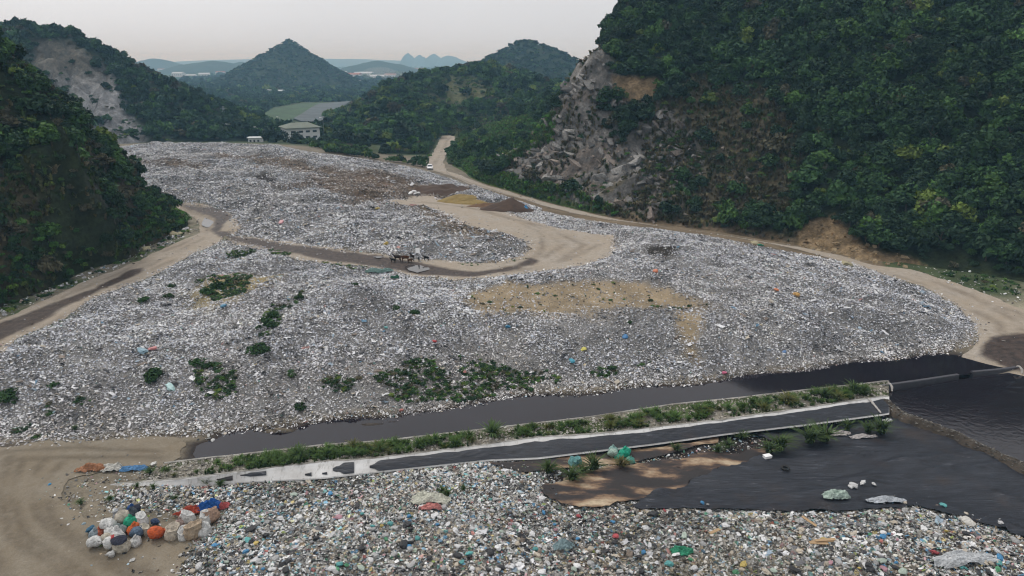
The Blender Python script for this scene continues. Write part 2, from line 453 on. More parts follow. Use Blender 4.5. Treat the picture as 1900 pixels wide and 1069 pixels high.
M['track'] = m_road('packed_dirt', (.60, .59, .55))
def m_hill(name):
    m, n, l, b = mat(name)
    c = attr(n, "Col").outputs["Color"]
    f1 = noise(n, l, 0.35, 6); f2 = noise(n, l, 1.6, 6, rough=0.75)
    a = mixc(n, l, 1.0, c, ramp(n, l, f1, (0.32, 0.6), (0.68, 1.35)), 'MULTIPLY')
    a = mixc(n, l, 1.0, a, ramp(n, l, f2, (0.32, 0.5), (0.68, 1.45)), 'MULTIPLY')
    l.new(a, b.inputs["Base Color"]); b.inputs["Roughness"].default_value = 0.95; b.inputs["Specular IOR Level"].default_value = 0.1
    bump(n, l, b, f2, 0.9, 0.5)
    return m
M['hill'] = m_hill('hill_ground')
def m_water(name='leachate', ripple=.05, scum=0.0):
    m, n, l, b = mat(name)
    f = noise(n, l, 0.15, 3)
    c = mixc(n, l, f, (0.006, 0.005, 0.008), (0.020, 0.016, 0.022))
    if scum:
        q = noise(n, l, .9, 7, stretch(n, l, (.8, 1.5, 1), .9), .75); q2 = noise(n, l, .05, 2)
        k = math_(n, l, 'MULTIPLY', ramp(n, l, q, (.52, 0.0), (.68, 1.0)), ramp(n, l, q2, (.42, 0.0), (.58, 1.0)))
        c = mixc(n, l, math_(n, l, 'MULTIPLY', k, scum), c, (.10, .115, .135))
    l.new(c, b.inputs["Base Color"])
    b.inputs["Roughness"].default_value = 0.06; b.inputs["IOR"].default_value = 1.33; b.inputs["Specular IOR Level"].default_value = 0.62
    bump(n, l, b, noise(n, l, 1.6, 3), ripple, 0.02 if not scum else .06)
    return m
M['water'] = m_water()
M['pond'] = m_water('pond_leachate', .22, .8)
def m_liner():
    m, n, l, b = mat('black_plastic_liner')
    f = noise(n, l, 2.2, 7, stretch(n, l, (0.28, 2.2, 1), 0.14), 0.72)
    g = noise(n, l, 0.16, 5)
    c = mixc(n, l, ramp(n, l, f, (0.35, 0.0), (0.72, 1.0)), (0.007, 0.008, 0.012), (0.034, 0.038, 0.052))
    c = mixc(n, l, ramp(n, l, f, (0.625, 0.0), (0.72, 0.75)), c, (0.26, 0.26, 0.28))  # pale streaks in the colour stand in for highlights along the folds
    c = mixc(n, l, ramp(n, l, g, (0.54, 0.0), (0.66, 0.75)), c, (0.035, 0.026, 0.024))
    l.new(c, b.inputs["Base Color"]); b.inputs["Roughness"].default_value = 0.36; b.inputs["Specular IOR Level"].default_value = 0.36
    bump(n, l, b, f, 0.8, 0.12)
    return m
M['liner'] = m_liner()
def m_conc():
    m, n, l, b = mat('stained_concrete')
    f = noise(n, l, 0.7, 6); g = noise(n, l, 6.0, 4)
    c = mixc(n, l, ramp(n, l, f, (0.35, 0.0), (0.65, 1.0)), (0.13, 0.12, 0.10), (0.34, 0.33, 0.31))
    c = mixc(n, l, 1.0, c, ramp(n, l, g, (0.3, 0.8), (0.7, 1.15)), 'MULTIPLY')
    l.new(c, b.inputs["Base Color"]); b.inputs["Roughness"].default_value = 0.9
    bump(n, l, b, g, 0.3, 0.04)
    return m
M['conc'] = m_conc()
def m_pale():
    m, n, l, b = mat('pale_screed')
    f = noise(n, l, 0.6, 6); g = noise(n, l, 3.0, 6, stretch(n, l, (1, .3, .3)), .75)
    c = mixc(n, l, ramp(n, l, f, (0.35, 0.0), (0.65, 1.0)), (0.46, 0.45, 0.44), (0.62, 0.62, 0.62))
    c = mixc(n, l, ramp(n, l, g, (0.54, 0.0), (0.70, 0.7)), c, (0.16, 0.15, 0.13))
    l.new(c, b.inputs["Base Color"]); b.inputs["Roughness"].default_value = 0.85
    bump(n, l, b, g, 0.3, 0.04)
    return m
M['pale'] = m_pale()
def m_stained():
    m, n, l, b = mat('stained_sand')
    f = noise(n, l, 0.30, 6, stretch(n, l, (0.6, 1.5, 1), 0.15), 0.6)
    g = noise(n, l, 3.0, 5)
    c = ramp(n, l, f, (0.44, (0.016, 0.012, 0.012)), (0.50, (0.05, 0.03, 0.022)), (0.55, (0.19, 0.12, 0.07)), (0.66, (0.40, 0.32, 0.22)))
    c = mixc(n, l, 1.0, c, ramp(n, l, g, (0.3, 0.8), (0.7, 1.2)), 'MULTIPLY')
    l.new(c, b.inputs["Base Color"]); b.inputs["Roughness"].default_value = 0.75
    bump(n, l, b, g, 0.4, 0.06)
    return m
M['stained'] = m_stained()
def m_plain():
    m, n, l, b = mat('far_plain')
    f = noise(n, l, 0.006, 6, rough=0.7); g = noise(n, l, 0.03, 5, rough=0.7)
    c = ramp(n, l, f, (0.35, (0.03, 0.05, 0.03)), (0.5, (0.05, 0.075, 0.04)), (0.62, (0.11, 0.12, 0.09)), (0.72, (0.2, 0.19, 0.17)))
    c = mixc(n, l, 1.0, c, ramp(n, l, g, (0.3, 0.6), (0.7, 1.3)), 'MULTIPLY')
    l.new(c, b.inputs["Base Color"]); b.inputs["Roughness"].default_value = 1.0; b.inputs["Specular IOR Level"].default_value = 0
    return m
M['plain'] = m_plain()
def m_crop(name, a, c2, sc):
    m, n, l, b = mat(name)
    w = n.new("ShaderNodeTexWave"); w.inputs["Scale"].default_value = sc; w.inputs["Distortion"].default_value = 1.5; w.inputs["Detail"].default_value = 3
    l.new(stretch(n, l, (1, 1, 1), 0.5), w.inputs["Vector"])
    c = mixc(n, l, w.outputs["Fac"], a, c2)
    c = mixc(n, l, 1.0, c, ramp(n, l, noise(n, l, 0.08, 6), (0.3, 0.6), (0.7, 1.35)), 'MULTIPLY')
    l.new(c, b.inputs["Base Color"]); b.inputs["Roughness"].default_value = 1.0
    return m
M['crop'] = m_crop('green_crop', (0.022, 0.055, 0.022), (0.036, 0.075, 0.028), 0.06)
M['grey_crop'] = m_crop('net_covered_crop', (0.06, 0.075, 0.08), (0.085, 0.10, 0.11), 0.08)
M['puddle'] = plain('muddy_water', (.06, .055, .055), .05, .1, spec=1.0)

# ------------------------------------------------------------------ object helpers
def tag(o, label=None, cat=None, group=None, kind=None):
    if label: o['label'] = label
    if cat: o['category'] = cat
    if group: o['group'] = group
    if kind: o['kind'] = kind
    return o
def mesh_obj(name, verts, faces, material, parent=None, smooth_=False, loc=None, rot=None, scl=None):
    me = bpy.data.meshes.new(name)
    me.from_pydata([tuple(map(float, v)) for v in verts], [], [tuple(int(i) for i in f) for f in faces])
    if material: me.materials.append(material)
    if smooth_:
        me.polygons.foreach_set("use_smooth", [True] * len(me.polygons))
    o = bpy.data.objects.new(name, me)
    COL.objects.link(o)
    if parent: o.parent = parent
    if loc is not None: o.location = loc
    if rot is not None: o.rotation_euler = rot
    if scl is not None: o.scale = scl if hasattr(scl, '__len__') else (scl,) * 3
    return o
def inst(name, me, loc, rot=(0, 0, 0), scl=1.0, tint=None, parent=None):
    o = bpy.data.objects.new(name, me)
    COL.objects.link(o)
    o.location, o.rotation_euler = loc, rot
    o.scale = scl if hasattr(scl, '__len__') else (scl,) * 3
    if tint is not None: o['tint'] = [float(k) for k in tint]
    if parent: o.parent = parent
    return o
def empty(name, loc, rz=0.0, scl=1.0):
    o = bpy.data.objects.new(name, None); COL.objects.link(o)
    o.location = loc; o.rotation_euler = (0, 0, rz); o.scale = (scl,) * 3
    o.empty_display_size = 0.3
    return o
def set_col(me, cols, name="Col"):
    a = me.attributes.new(name, 'FLOAT_COLOR', 'POINT')
    c = np.ones((len(cols), 4), np.float32); c[:, :3] = cols
    a.data.foreach_set("color", c.ravel())
def set_f(me, vals, name):
    a = me.attributes.new(name, 'FLOAT', 'POINT')
    a.data.foreach_set("value", np.asarray(vals, np.float32))
def grid_faces(nr, nc, keep=None):
    i = np.arange(nr - 1)[:, None] * nc + np.arange(nc - 1)[None]
    f = np.stack([i, i + 1, i + nc + 1, i + nc], -1).reshape(-1, 4)
    if keep is not None:
        k = keep.reshape(-1)
        f = f[k[f].any(1)]
    return f
def fast_mesh(name, V, F, material, smooth_=True, parent=None):
    V = np.asarray(V, np.float32); F = np.asarray(F, np.int32)
    used = np.unique(F)
    mp = np.full(len(V), -1, np.int32); mp[used] = np.arange(len(used))
    V = V[used]; F = mp[F]
    me = bpy.data.meshes.new(name)
    me.vertices.add(len(V)); me.vertices.foreach_set("co", V.ravel())
    k = F.shape[1]
    me.loops.add(F.size); me.loops.foreach_set("vertex_index", F.ravel())
    me.polygons.add(len(F)); me.polygons.foreach_set("loop_start", np.arange(0, F.size, k, dtype=np.int32))
    me.polygons.foreach_set("loop_total", np.full(len(F), k, np.int32))
    me.polygons.foreach_set("use_smooth", np.full(len(F), smooth_))
    me.update(calc_edges=True); me.validate()
    if material: me.materials.append(material)
    o = bpy.data.objects.new(name, me); COL.objects.link(o)
    if parent: o.parent = parent
    return o, used
def box_v(x0, x1, y0, y1, z0, z1):
    v = [(x0, y0, z0), (x1, y0, z0), (x1, y1, z0), (x0, y1, z0), (x0, y0, z1), (x1, y0, z1), (x1, y1, z1), (x0, y1, z1)]
    f = [(0, 3, 2, 1), (4, 5, 6, 7), (0, 1, 5, 4), (1, 2, 6, 5), (2, 3, 7, 6), (3, 0, 4, 7)]
    return v, f
def merge(*parts):
    V, F = [], []
    for v, f in parts:
        k = len(V); V += list(v); F += [tuple(i + k for i in q) for q in f]
    return V, F
def tube(pts, r, seg=8, cap=True):
    V, F = [], []
    rs = r if hasattr(r, '__len__') else [r] * len(pts)
    for i, p in enumerate(pts):
        a = Vector(pts[max(0, i - 1)]); b = Vector(pts[min(len(pts) - 1, i + 1)])
        q = (b - a).to_track_quat('Z', 'Y')
        for k in range(seg):
            t = 2 * math.pi * k / seg
            V.append(tuple(Vector(p) + q @ Vector((math.cos(t) * rs[i], math.sin(t) * rs[i], 0))))
    for i in range(len(pts) - 1):
        for k in range(seg):
            F.append((i * seg + k, i * seg + (k + 1) % seg, (i + 1) * seg + (k + 1) % seg, (i + 1) * seg + k))
    if cap:
        F.append(tuple(range(seg))[::-1]); F.append(tuple((len(pts) - 1) * seg + k for k in range(seg)))
    return V, F

def sheet(name, P, zf, res, material, edge=0.0, attrs=None, lift=0.05, smooth_=True):
    """a surface over the outline P (metres), with an uneven rim, draped over zf"""
    P = np.asarray(P, float)
    q = []
    for a, b in zip(P, np.roll(P, -1, 0)):
        L = np.hypot(*(b - a)); n = max(1, int(L / res))
        nx, ny = (b - a)[1] / (L + 1e-9), -(b - a)[0] / (L + 1e-9)
        for k in range(n):
            p = a + (b - a) * k / n
            d = edge * ((fbm(p[0] / 3, p[1] / 3, 3, 31) - 0.5) * 2.4 + (R.random() - 0.5) * 0.4) if edge else 0
            q.append((p[0] + nx * d, p[1] + ny * d))
    q = np.array(q)
    x0, y0 = q.min(0); x1, y1 = q.max(0)
    gx, gy = np.meshgrid(np.arange(x0, x1, res), np.arange(y0, y1, res))
    gx = (gx + NR.uniform(-.25, .25, gx.shape) * res).ravel(); gy = (gy + NR.uniform(-.25, .25, gy.shape) * res).ravel()
    k = inside(gx, gy, q) > res * 0.35
    pts = np.concatenate([q, np.stack([gx[k], gy[k]], 1)])
    n = len(q)
    r = delaunay_2d_cdt([Vector(p) for p in pts.tolist()], [(i, (i + 1) % n) for i in range(n)], [], 1, 1e-4)
    V = np.array([(v.x, v.y) for v in r[0]])
    F = np.array([f for f in r[2] if len(f) == 3])
    z = zf(V[:, 0], V[:, 1]) + lift
    o, used = fast_mesh(name, np.column_stack([V, z]), F, material, smooth_)
    if attrs:
        vx, vy = V[used, 0], V[used, 1]
        for nm, fn in attrs.items(): set_f(o.data, fn(vx, vy), nm)
    return o
# ================================================================== THE SETTING
FAR_X = 9000.0
# ---- valley floor
nr, nc = 430, 470
yy = 26 * (720 / 26) ** np.linspace(0, 1, nr)
ss = np.linspace(-1, 1, nc)
ww = 62 + 0.85 * yy
VX = ss[None] * ww[:, None]; VY = np.repeat(yy[:, None], nc, 1)
VZ = floor_z(VX, VY)
fx, fy = VX.ravel(), VY.ravel()
hp = heapness(fx, fy, 0.5)
n1 = fbm(fx / 4, fy / 4, 4, 40)[:, None]; n2 = fbm(fx / 18, fy / 18, 3, 41)[:, None]
def C(*c): return np.array(c)[None]
col = C(.165, .142, .108) * (0.8 + 0.5 * n1)                     # foreground dirt
grn = C(.045, .06, .028) * (0.7 + 0.8 * n1)
rub = C(.21, .19, .145) * (0.7 + 0.7 * n1)
back = smooth(225, 250, fy + 0.25 * fx)[:, None]
u_, v_, _ = project(fx, fy, VZ.ravel())
col = col * (1 - back) + grn * back
foot = ((u_ > 900) & (v_ < 560) & (fy < 260))[:, None]
org = C(.155, .12, .08) * (0.6 + 0.9 * n1)
col = np.where(foot, org, col)
rg = ((u_ > 1640) & (v_ < 575) & (v_ > 440))[:, None]
col = np.where(rg, grn * 1.2 + (rub - grn) * smooth(.45, .62, n2), col)
lg = ((u_ < 420) & (v_ < 640) & (fy < 190))[:, None]
col = np.where(lg, rub + (grn * 1.3 - rub) * smooth(.42, .58, n1), col)
gr = C(.17, .165, .16) * (0.5 + 0.9 * n1)
h3 = hp[:, None]
col = col * (1 - h3) + gr * h3
for P, c, w in ((SOILM, C(.26, .205, .135), 1.5), (SOILS, C(.28, .22, .14), .8), (SOILL, C(.27, .22, .12), 2), (BROWN, C(.12, .085, .06), 4), (BROWN2, C(.14, .11, .075), 3), (BROWN3, C(.13, .10, .075), 2), (BROWN4, C(.13, .10, .075), 2), (BURNT, C(.025, .02, .018), .8), (BURNT2, C(.03, .025, .02), .8)):
    k = smooth(-w, w, inside(fx, fy, P) + (n1[:, 0] - .5) * 4)[:, None]
    col = col * (1 - k) + c * (0.7 + 0.6 * n1) * k
low = smooth(0.25, 0.02, VZ.ravel())[:, None] * (fy < 100)[:, None]
col = col * (1 - low) + C(.035, .028, .026) * low
floor_o, used = fast_mesh("ground", np.column_stack([fx, fy, VZ.ravel()]), grid_faces(nr, nc), M['floor'])
set_col(floor_o.data, col[used])
tag(floor_o, kind='structure')

# ---- roads
def near_zero(x, y): return np.full(np.shape(x), -6.0)
def line_dist(x, y, Q):
    best = np.full(np.shape(x), 1e9)
    for (x0, y0), (x1, y1) in zip(Q[:-1], Q[1:]):
        dx, dy = x1 - x0, y1 - y0
        t = np.clip(((x - x0) * dx + (y - y0) * dy) / (dx * dx + dy * dy + 1e-9), 0, 1)
        best = np.minimum(best, np.hypot(x - x0 - t * dx, y - y0 - t * dy))
    return best
def rut(lines, wd=.55):
    LL = []
    for q in lines:
        q = np.array(q, float); x, y = hit(q[:, 0], q[:, 1]); LL.append(np.stack([x, y], 1))
    def f(x, y):
        o = np.zeros(np.shape(x))
        for Q in LL:
            wob = 1.2 * (fbm(x / 9, y / 9, 2, 9) - .5)
            o = np.maximum(o, np.exp(-((line_dist(x + wob, y, Q)) / wd) ** 2))
        return o * smooth(.25, .6, fbm(x / 5, y / 5, 3, 10))
    return f
RUTS = [[(0, 640), (150, 548), (280, 494), (380, 442)], [(0, 615), (130, 548), (260, 490), (365, 440)], [(60, 620), (200, 540), (330, 482)], [(385, 432), (390, 405), (340, 384)],
        [(430, 445), (600, 474), (760, 497), (880, 508), (1000, 488), (1050, 455), (980, 415), (880, 388), (760, 372)], [(480, 458), (620, 484), (780, 508), (920, 510), (1030, 492), (1085, 455), (1020, 425), (930, 400), (850, 382), (760, 374)],
        [(700, 492), (860, 512), (960, 500), (1005, 470), (1010, 440), (960, 412)], [(1000, 500), (1060, 480), (1110, 455)],
        [(1640, 505), (1760, 545), (1850, 600), (1870, 640), (1840, 665)], [(1680, 508), (1800, 548), (1890, 600), (1910, 650), (1880, 675)], [(1760, 535), (1880, 580), (1990, 660)],
        [(806, 310), (818, 285), (836, 255)], [(812, 318), (900, 348), (1000, 380), (1100, 404)]]
TRK = [[(20, 850), (10, 920), (30, 1000), (120, 1069), (180, 1150)], [(45, 850), (30, 920), (60, 1000), (160, 1069), (220, 1150)], [(90, 850), (60, 900), (80, 960), (170, 1030), (240, 1069), (330, 1150)], [(120, 860), (85, 905), (110, 965), (200, 1040), (290, 1069)], [(-60, 880), (-40, 960), (10, 1069), (40, 1150)], [(10, 840), (150, 832), (300, 838)], [(10, 855), (150, 850), (300, 850)]]
for nm, P, wet, ed in (("dirt_road", ROAD_L, [WET_L, WET_J], .5), ("dirt_road", ROAD_M, [WET_J], .7), ("dirt_road", ROAD_R, [WET_R], .5)):
    o = sheet(nm, P, floor_z, 0.75, M['road'], ed,
              {"wet": lambda x, y, wet=wet: np.maximum.reduce([inside(x, y, W) for W in wet]) + .55, "rut": rut(RUTS)}, 0.07)
    tag(o, kind='structure')
FORE = poly([(-160, 850), (0, 826), (180, 818), (310, 812), (345, 822), (335, 850), (300, 866), (200, 876), (130, 890), (110, 930), (160, 965), (330, 975), (360, 1015), (338, 1069), (300, 1200), (-250, 1200)])
o = sheet("dirt_track", FORE, floor_z, 0.45, M['track'], .5, {"wet": lambda x, y: -2.2 + 0 * x, "rut": rut(TRK, .4)}, 0.06)
tag(o, kind='structure')

# ---- water
WATER = poly([(246, 814), (330, 806), (420, 792), (500, 782), (640, 762), (760, 756), (900, 732), (1000, 718), (1250, 700), (1500, 670), (1700, 645), (1790, 640), (1850, 672), (1890, 679), (1780, 697), (1640, 715), (1610, 716), (1490, 728), (1370, 743), (1250, 755), (1100, 778), (910, 800), (721, 822), (600, 831), (458, 846), (331, 860), (318, 845)], 0.0)
flat = lambda z: (lambda x, y: np.full(np.shape(x), z))
tag(sheet("canal_water", WATER, flat(0.0), 1.2, M['water'], 0, None, 0), kind='structure')
POND = poly([(1640, 730), (1700, 720), (1780, 704), (1900, 688), (2150, 660), (2200, 990), (1990, 905), (1900, 863), (1768, 803), (1678, 770)], -0.2)
def pond_z(x, y):
    return -0.2 + 0.05 * fbm(x / 1.2, y / 2.2, 3, 77, True) * smooth(73, 76, y - 0.05 * x)
tag(sheet("pond_water", POND, pond_z, 0.45, M['pond'], 0, None, 0), kind='structure')
for pts in ([(751, 498), (758, 493), (772, 494), (779, 491), (786, 494), (793, 494), (798, 501), (786, 505), (774, 508), (758, 504)],
            [(380, 405), (394, 403), (402, 410), (396, 420), (384, 424), (374, 420)], [(693, 478), (706, 477), (712, 480), (700, 482)]):
    P = poly(pts)
    zc = float(floor_z(P[:, 0].mean(), P[:, 1].mean())) + 0.17
    tag(sheet("puddle", P, flat(zc), .5, M['puddle'], .15, None, 0), kind='structure')

# ---- canal kerb, bank, concrete slope with the black liner on it
WALL = np.array([(150, 880), (240, 869), (331, 857), (458, 843), (600, 827), (721, 818), (910, 796), (1100, 774), (1250, 751), (1370, 739), (1490, 725), (1610, 712), (1640, 708)], float)
LTOP = np.array([(150, 909), (189, 903), (347, 890), (442, 878), (600, 859), (674, 855), (895, 829), (1000, 813), (1100, 808), (1210, 796), (1342, 781), (1500, 758), (1610, 742), (1640, 737)], float)
LBOT = np.array([(150, 924), (189, 918), (347, 903), (442, 895), (600, 886), (683, 877), (910, 853), (1000, 849), (1100, 837), (1210, 824), (1347, 805), (1500, 787), (1640, 768), (1665, 764)], float)
def line(A, us, z):
    x, y = atz(us, np.interp(us, A[:, 0], A[:, 1]), z)
    return np.stack([x, y], 1)
us = np.arange(180, 1652, 6.0)
def ztop(u): return (.20 + .45 * smooth(150, 430, u)) * (1 - .62 * smooth(1612, 1652, u))
def zwall(u): return (.10 + .28 * smooth(180, 400, u)) * (1 - .6 * smooth(1618, 1652, u))
wl_, lt_, lb_ = line(WALL, us, zwall(us)), line(LTOP, us, ztop(us)), line(LBOT, us, .06)
ZT, ZW = ztop(us), zwall(us)
def loft(name, rows, material, smooth_=True):
    nr, nc = len(rows), len(rows[0])
    return fast_mesh(name, np.concatenate(rows), grid_faces(nr, nc), material, smooth_)
def xyz(p, z): return np.column_stack([p, np.broadcast_to(z, len(p))])
rows = []
for s in np.linspace(0.0, 1, 16):
    p = wl_ * (1 - s) + lt_ * s + np.array([0, 0.14 * (1 - s)])
    z = (ZW - .03) + (ZT - .07 - ZW + .03) * smooth(0.02, .45, s) + (fbm(p[:, 0] / 1.1, p[:, 1] / 1.1, 3, 51) - .5) * .35 * math.sin(math.pi * min(1, s + .02))
    rows.append(xyz(p, z))
berm, ub = loft("canal_bank", rows, M['floor'])
co = np.array([v.co[:] for v in berm.data.vertices])
nb = fbm(co[:, 0] / 1.5, co[:, 1] / 1.5, 4, 52)[:, None]
gb = smooth(.42, .56, fbm(co[:, 0] / 3, co[:, 1] / 1.5, 3, 53))[:, None]
set_col(berm.data, (C(.22, .2, .165) * (.5 + nb)) * (1 - gb) + C(.05, .065, .025) * (.6 + nb) * gb)
tag(berm, kind='structure')
nrm = np.array([-0.12, 1.0]); nrm /= np.linalg.norm(nrm)
rows = [xyz(wl_ + nrm * .24, -.7), xyz(wl_ + nrm * .24, ZW + .01), xyz(wl_ + nrm * .2, ZW + .05), xyz(wl_ + nrm * .02, ZW + .05), xyz(wl_ - nrm * .02, ZW + .01), xyz(wl_ - nrm * .02, ZW - .3)]
for r_ in rows[1:5]: r_[:, 2] += (fbm(r_[:, 0] / 2, r_[:, 1] * 0, 3, 54) - .5) * .06
kerb, _ = loft("canal_kerb", rows[::-1], M['conc'], False); tag(kerb, kind='structure')
rows = [xyz(lt_ + nrm * .34, ZT - .35), xyz(lt_ + nrm * .34, ZT + .04), xyz(lt_ + nrm * .03, ZT + .07), xyz(lt_, ZT + .04)]
for s in (.2, .4, .6, .8, 1.0, 1.06):
    rows.append(xyz(lt_ * (1 - s) + lb_ * s, ZT + (.06 - ZT) * s - (0.06 if s > 1 else 0)))
lip, _ = loft("kerb_slope", rows[::-1], M['pale'], False); tag(lip, kind='structure')
rows = [xyz(lt_ + nrm * .345, ZT - .35), xyz(lt_ + nrm * .345, ZT + .05), xyz(lt_ + nrm * .06 + (fbm(lt_[:, :1] / 1.0, lt_[:, 1:] * 0, 3, 8) - .5) * .25 * nrm, ZT + .085)]
cap, _ = loft("kerb_top", rows[::-1], M['conc'], False); tag(cap, kind='structure')
def liner_strip(u0, u1, top, bot, name, seedk, tilt=0.0):
    uu = np.arange(u0, u1 + .1, 3.0)
    zt_ = ztop(uu); t_, b_ = line(LTOP, uu, zt_), line(LBOT, uu, .06)
    rows = []
    endk = smooth(0, 22, uu - u0 + 8 * (fbm(uu / 9, uu * 0, 2, seedk) - .5)) * 1.0
    for s in np.linspace(0, 1, 13):
        s0 = top + .16 * (fbm(t_[:, 0] / 1.6, t_[:, 0] * 0, 3, seedk) - .4)
        sc = s0 + (bot - s0) * (0.5 + (s - .5) * (0.25 + .75 * endk))
        p = t_ * (1 - sc[:, None]) + b_ * sc[:, None]
        z = zt_ + (.06 - zt_) * sc + .05 + .10 * fbm(p[:, 0] / 1.3 + s * 2.5, s * 3 + p[:, 1] * 0, 3, seedk + 3, True) * math.sin(math.pi * s)
        rows.append(xyz(p, z))
    o, _ = loft(name, rows[::-1], M['liner'])
    return o
tag(liner_strip(686, 1649, .14, 1.0, "slope_liner", 61), kind='structure')
for k, (a, b, t, q) in enumerate(((402, 432, .25, .8), (446, 496, .1, .55), (566, 580, .55, .95), (598, 608, .6, .95), (618, 658, .1, .95))):
    o = liner_strip(a, b, t, q, "liner_scrap", 70 + k)
    tag(o, ("small black scrap of liner on the pale slope, first from the left", "long black liner scrap high on the pale slope", "tiny black liner scrap low on the pale slope, left of its pair", "tiny black liner scrap low on the pale slope, beside the round patch", "round black liner patch just left of the long black strip")[k], "liner scrap", "torn liner scraps on the pale slope")

# ---- basin liner, stained sand, diagonal bank, channel beams
LINER = poly([(1180, 945), (1215, 926), (1263, 910), (1289, 893), (1368, 868), (1421, 850), (1440, 822), (1380, 812), (1500, 794), (1640, 778), (1682, 774), (1759, 815), (1849, 860), (1905, 888), (2010, 940), (2060, 1050), (1850, 985), (1780, 960), (1700, 945), (1500, 955), (1350, 946)])
def liner_z(x, y):
    w = fbm((x + .6 * y) / 8, (y - .14 * x) / 1.1, 3, 90, True)
    w2 = fbm((x + y) / 14, (y - .25 * x) / 2.6, 2, 92, True) ** 6
    return floor_z(x, y) + .13 * w + .62 * w2 + .12 * (fbm(x / 5, y / 3, 2, 91) - .5)
def surf_z(x, y):
    x, y = np.asarray(x, float), np.asarray(y, float)
    return np.where(inside(x, y, LINER) > 0, liner_z(x, y) + .12, floor_z(x, y))
o = sheet("basin_liner", LINER, liner_z, 0.28, M['liner'], .6, None, .16); tag(o, kind='structure')
LINER2 = poly([(1660, 772), (1700, 768), (1768, 802), (1830, 832), (1900, 864), (2010, 912), (2020, 950), (1905, 888), (1849, 861), (1759, 815)])
M['liner2'] = plain('dark_liner', (0.035, 0.032, 0.038), 0.3, 0.2, 0.5, spec=0.5)  # smooth dark strip on the slope below the pond bank
o = sheet("bank_liner", LINER2, lambda x, y: floor_z(x, y), .5, M['liner2'], .1, None, .24); tag(o, kind='structure')
SAND = poly([(1000, 905), (1004, 925), (1034, 936), (1105, 948), (1210, 934), (1265, 912), (1292, 895), (1370, 870), (1423, 850), (1440, 838), (1381, 839), (1263, 852), (1184, 866), (1079, 882)])
o = sheet("stained_sand", SAND, floor_z, .3, M['stained'], .9, None, .24); tag(o, kind='structure')
SAND2 = poly([(905, 862), (1000, 856), (1090, 848), (1170, 838), (1230, 832), (1330, 815), (1330, 824), (1240, 846), (1150, 866), (1060, 870), (960, 880)])
o = sheet("wet_ditch", SAND2, floor_z, .4, M['stained'], .3, None, .2); tag(o, kind='structure')
BK = np.array([(1612, 722), (1640, 738), (1678, 764), (1768, 797), (1830, 826), (1900, 858), (2010, 908)], float)
uu = np.arange(1612, 2006, 4.0)
bx, by = atz(uu, np.interp(uu, BK[:, 0], BK[:, 1]), .5)
bp = np.stack([bx, by], 1)
tn = np.gradient(bp, axis=0); tn /= np.linalg.norm(tn, axis=1, keepdims=True); nn_ = np.stack([-tn[:, 1], tn[:, 0]], 1)
rows = []
for s, z in ((.95, -.7), (.6, 0), (.38, .26), (.15, .33), (-.1, .33), (-.32, .24), (-.6, -.15), (-.95, -.7)):
    p = bp + nn_ * s
    rows.append(xyz(p, z + (fbm(p[:, 0] / .9, p[:, 1] / .9, 3, 95) - .5) * .3))
bank, _ = loft("pond_bank", rows[::-1], M['floor'])
co = np.array([v.co[:] for v in bank.data.vertices]); nb = fbm(co[:, 0] / .8, co[:, 1] / .8, 4, 96)[:, None]
set_col(bank.data, C(.075, .062, .05) * (.3 + 1.3 * nb)); tag(bank, kind='structure')
def beam(pts, w, z0, z1, label):
    p = np.array([np.array(atz(u, v, z1)) for u, v in pts]).reshape(-1, 2)
    d = (p[-1] - p[0]) / np.linalg.norm(p[-1] - p[0]); nv = np.array([-d[1], d[0]]) * w
    V, F = [], []
    prof = [(nv, z0), (nv, z1 - .05), (nv * .7, z1), (-nv * .7 * 0, z1), (nv * 0 - nv * .1, z1 - .05), (-nv * .1, z0)]
    for q in p:
        for dv, z in prof: V.append((*(q + dv), z))
    k = len(prof)
    for i in range(len(p) - 1):
        for j in range(k - 1): F.append((i * k + j, (i + 1) * k + j, (i + 1) * k + j + 1, i * k + j + 1))
    F += [tuple(range(k)), tuple(range((len(p) - 1) * k, len(p) * k))[::-1]]
    o = mesh_obj("channel_beam", V, F, M['beam'])
    tag(o, label, "concrete beam")
    return o
M['beam'] = plain('dark_wet_concrete', (0.06, 0.06, 0.07), 0.5, 0.35, 2.0)
beam([(1612, 719), (1700, 707), (1780, 695)], .38, -.8, .24, "long dark concrete beam between the black canal and the pond, left of the gap")
beam([(1806, 690), (1850, 686), (1900, 680), (2000, 669)], .38, -.8, .24, "dark concrete beam at the right edge, right of the gap between canal and pond")
def ties(u, v):
    x, y = atz(u, v, .45)
    pts = [(x - .1 + .25 * math.sin(t), y + .5 - t * .42, .42 + .12 * math.sin(t * 3) + (0 if t < 1.7 else -.5)) for t in np.linspace(0, 2.4, 9)]
    return mesh_obj("tied_cloth", *tube(pts, [.07, .1, .12, .1, .12, .14, .1, .08, .05], 7), M['rag'], smooth_=True)
M['rag'] = plain('dirty_white_rag', (0.4, 0.38, 0.36), 0.9, 0.3)
for (u, v), lb in (((1652, 715), "dirty white rag draped over the beam nearest the grass tufts"), ((1615, 721), "white rag at the left end of the long dark beam"), ((1893, 683), "white rag draped over the beam at the right edge")):
    tag(ties(u, v), lb, "rag")

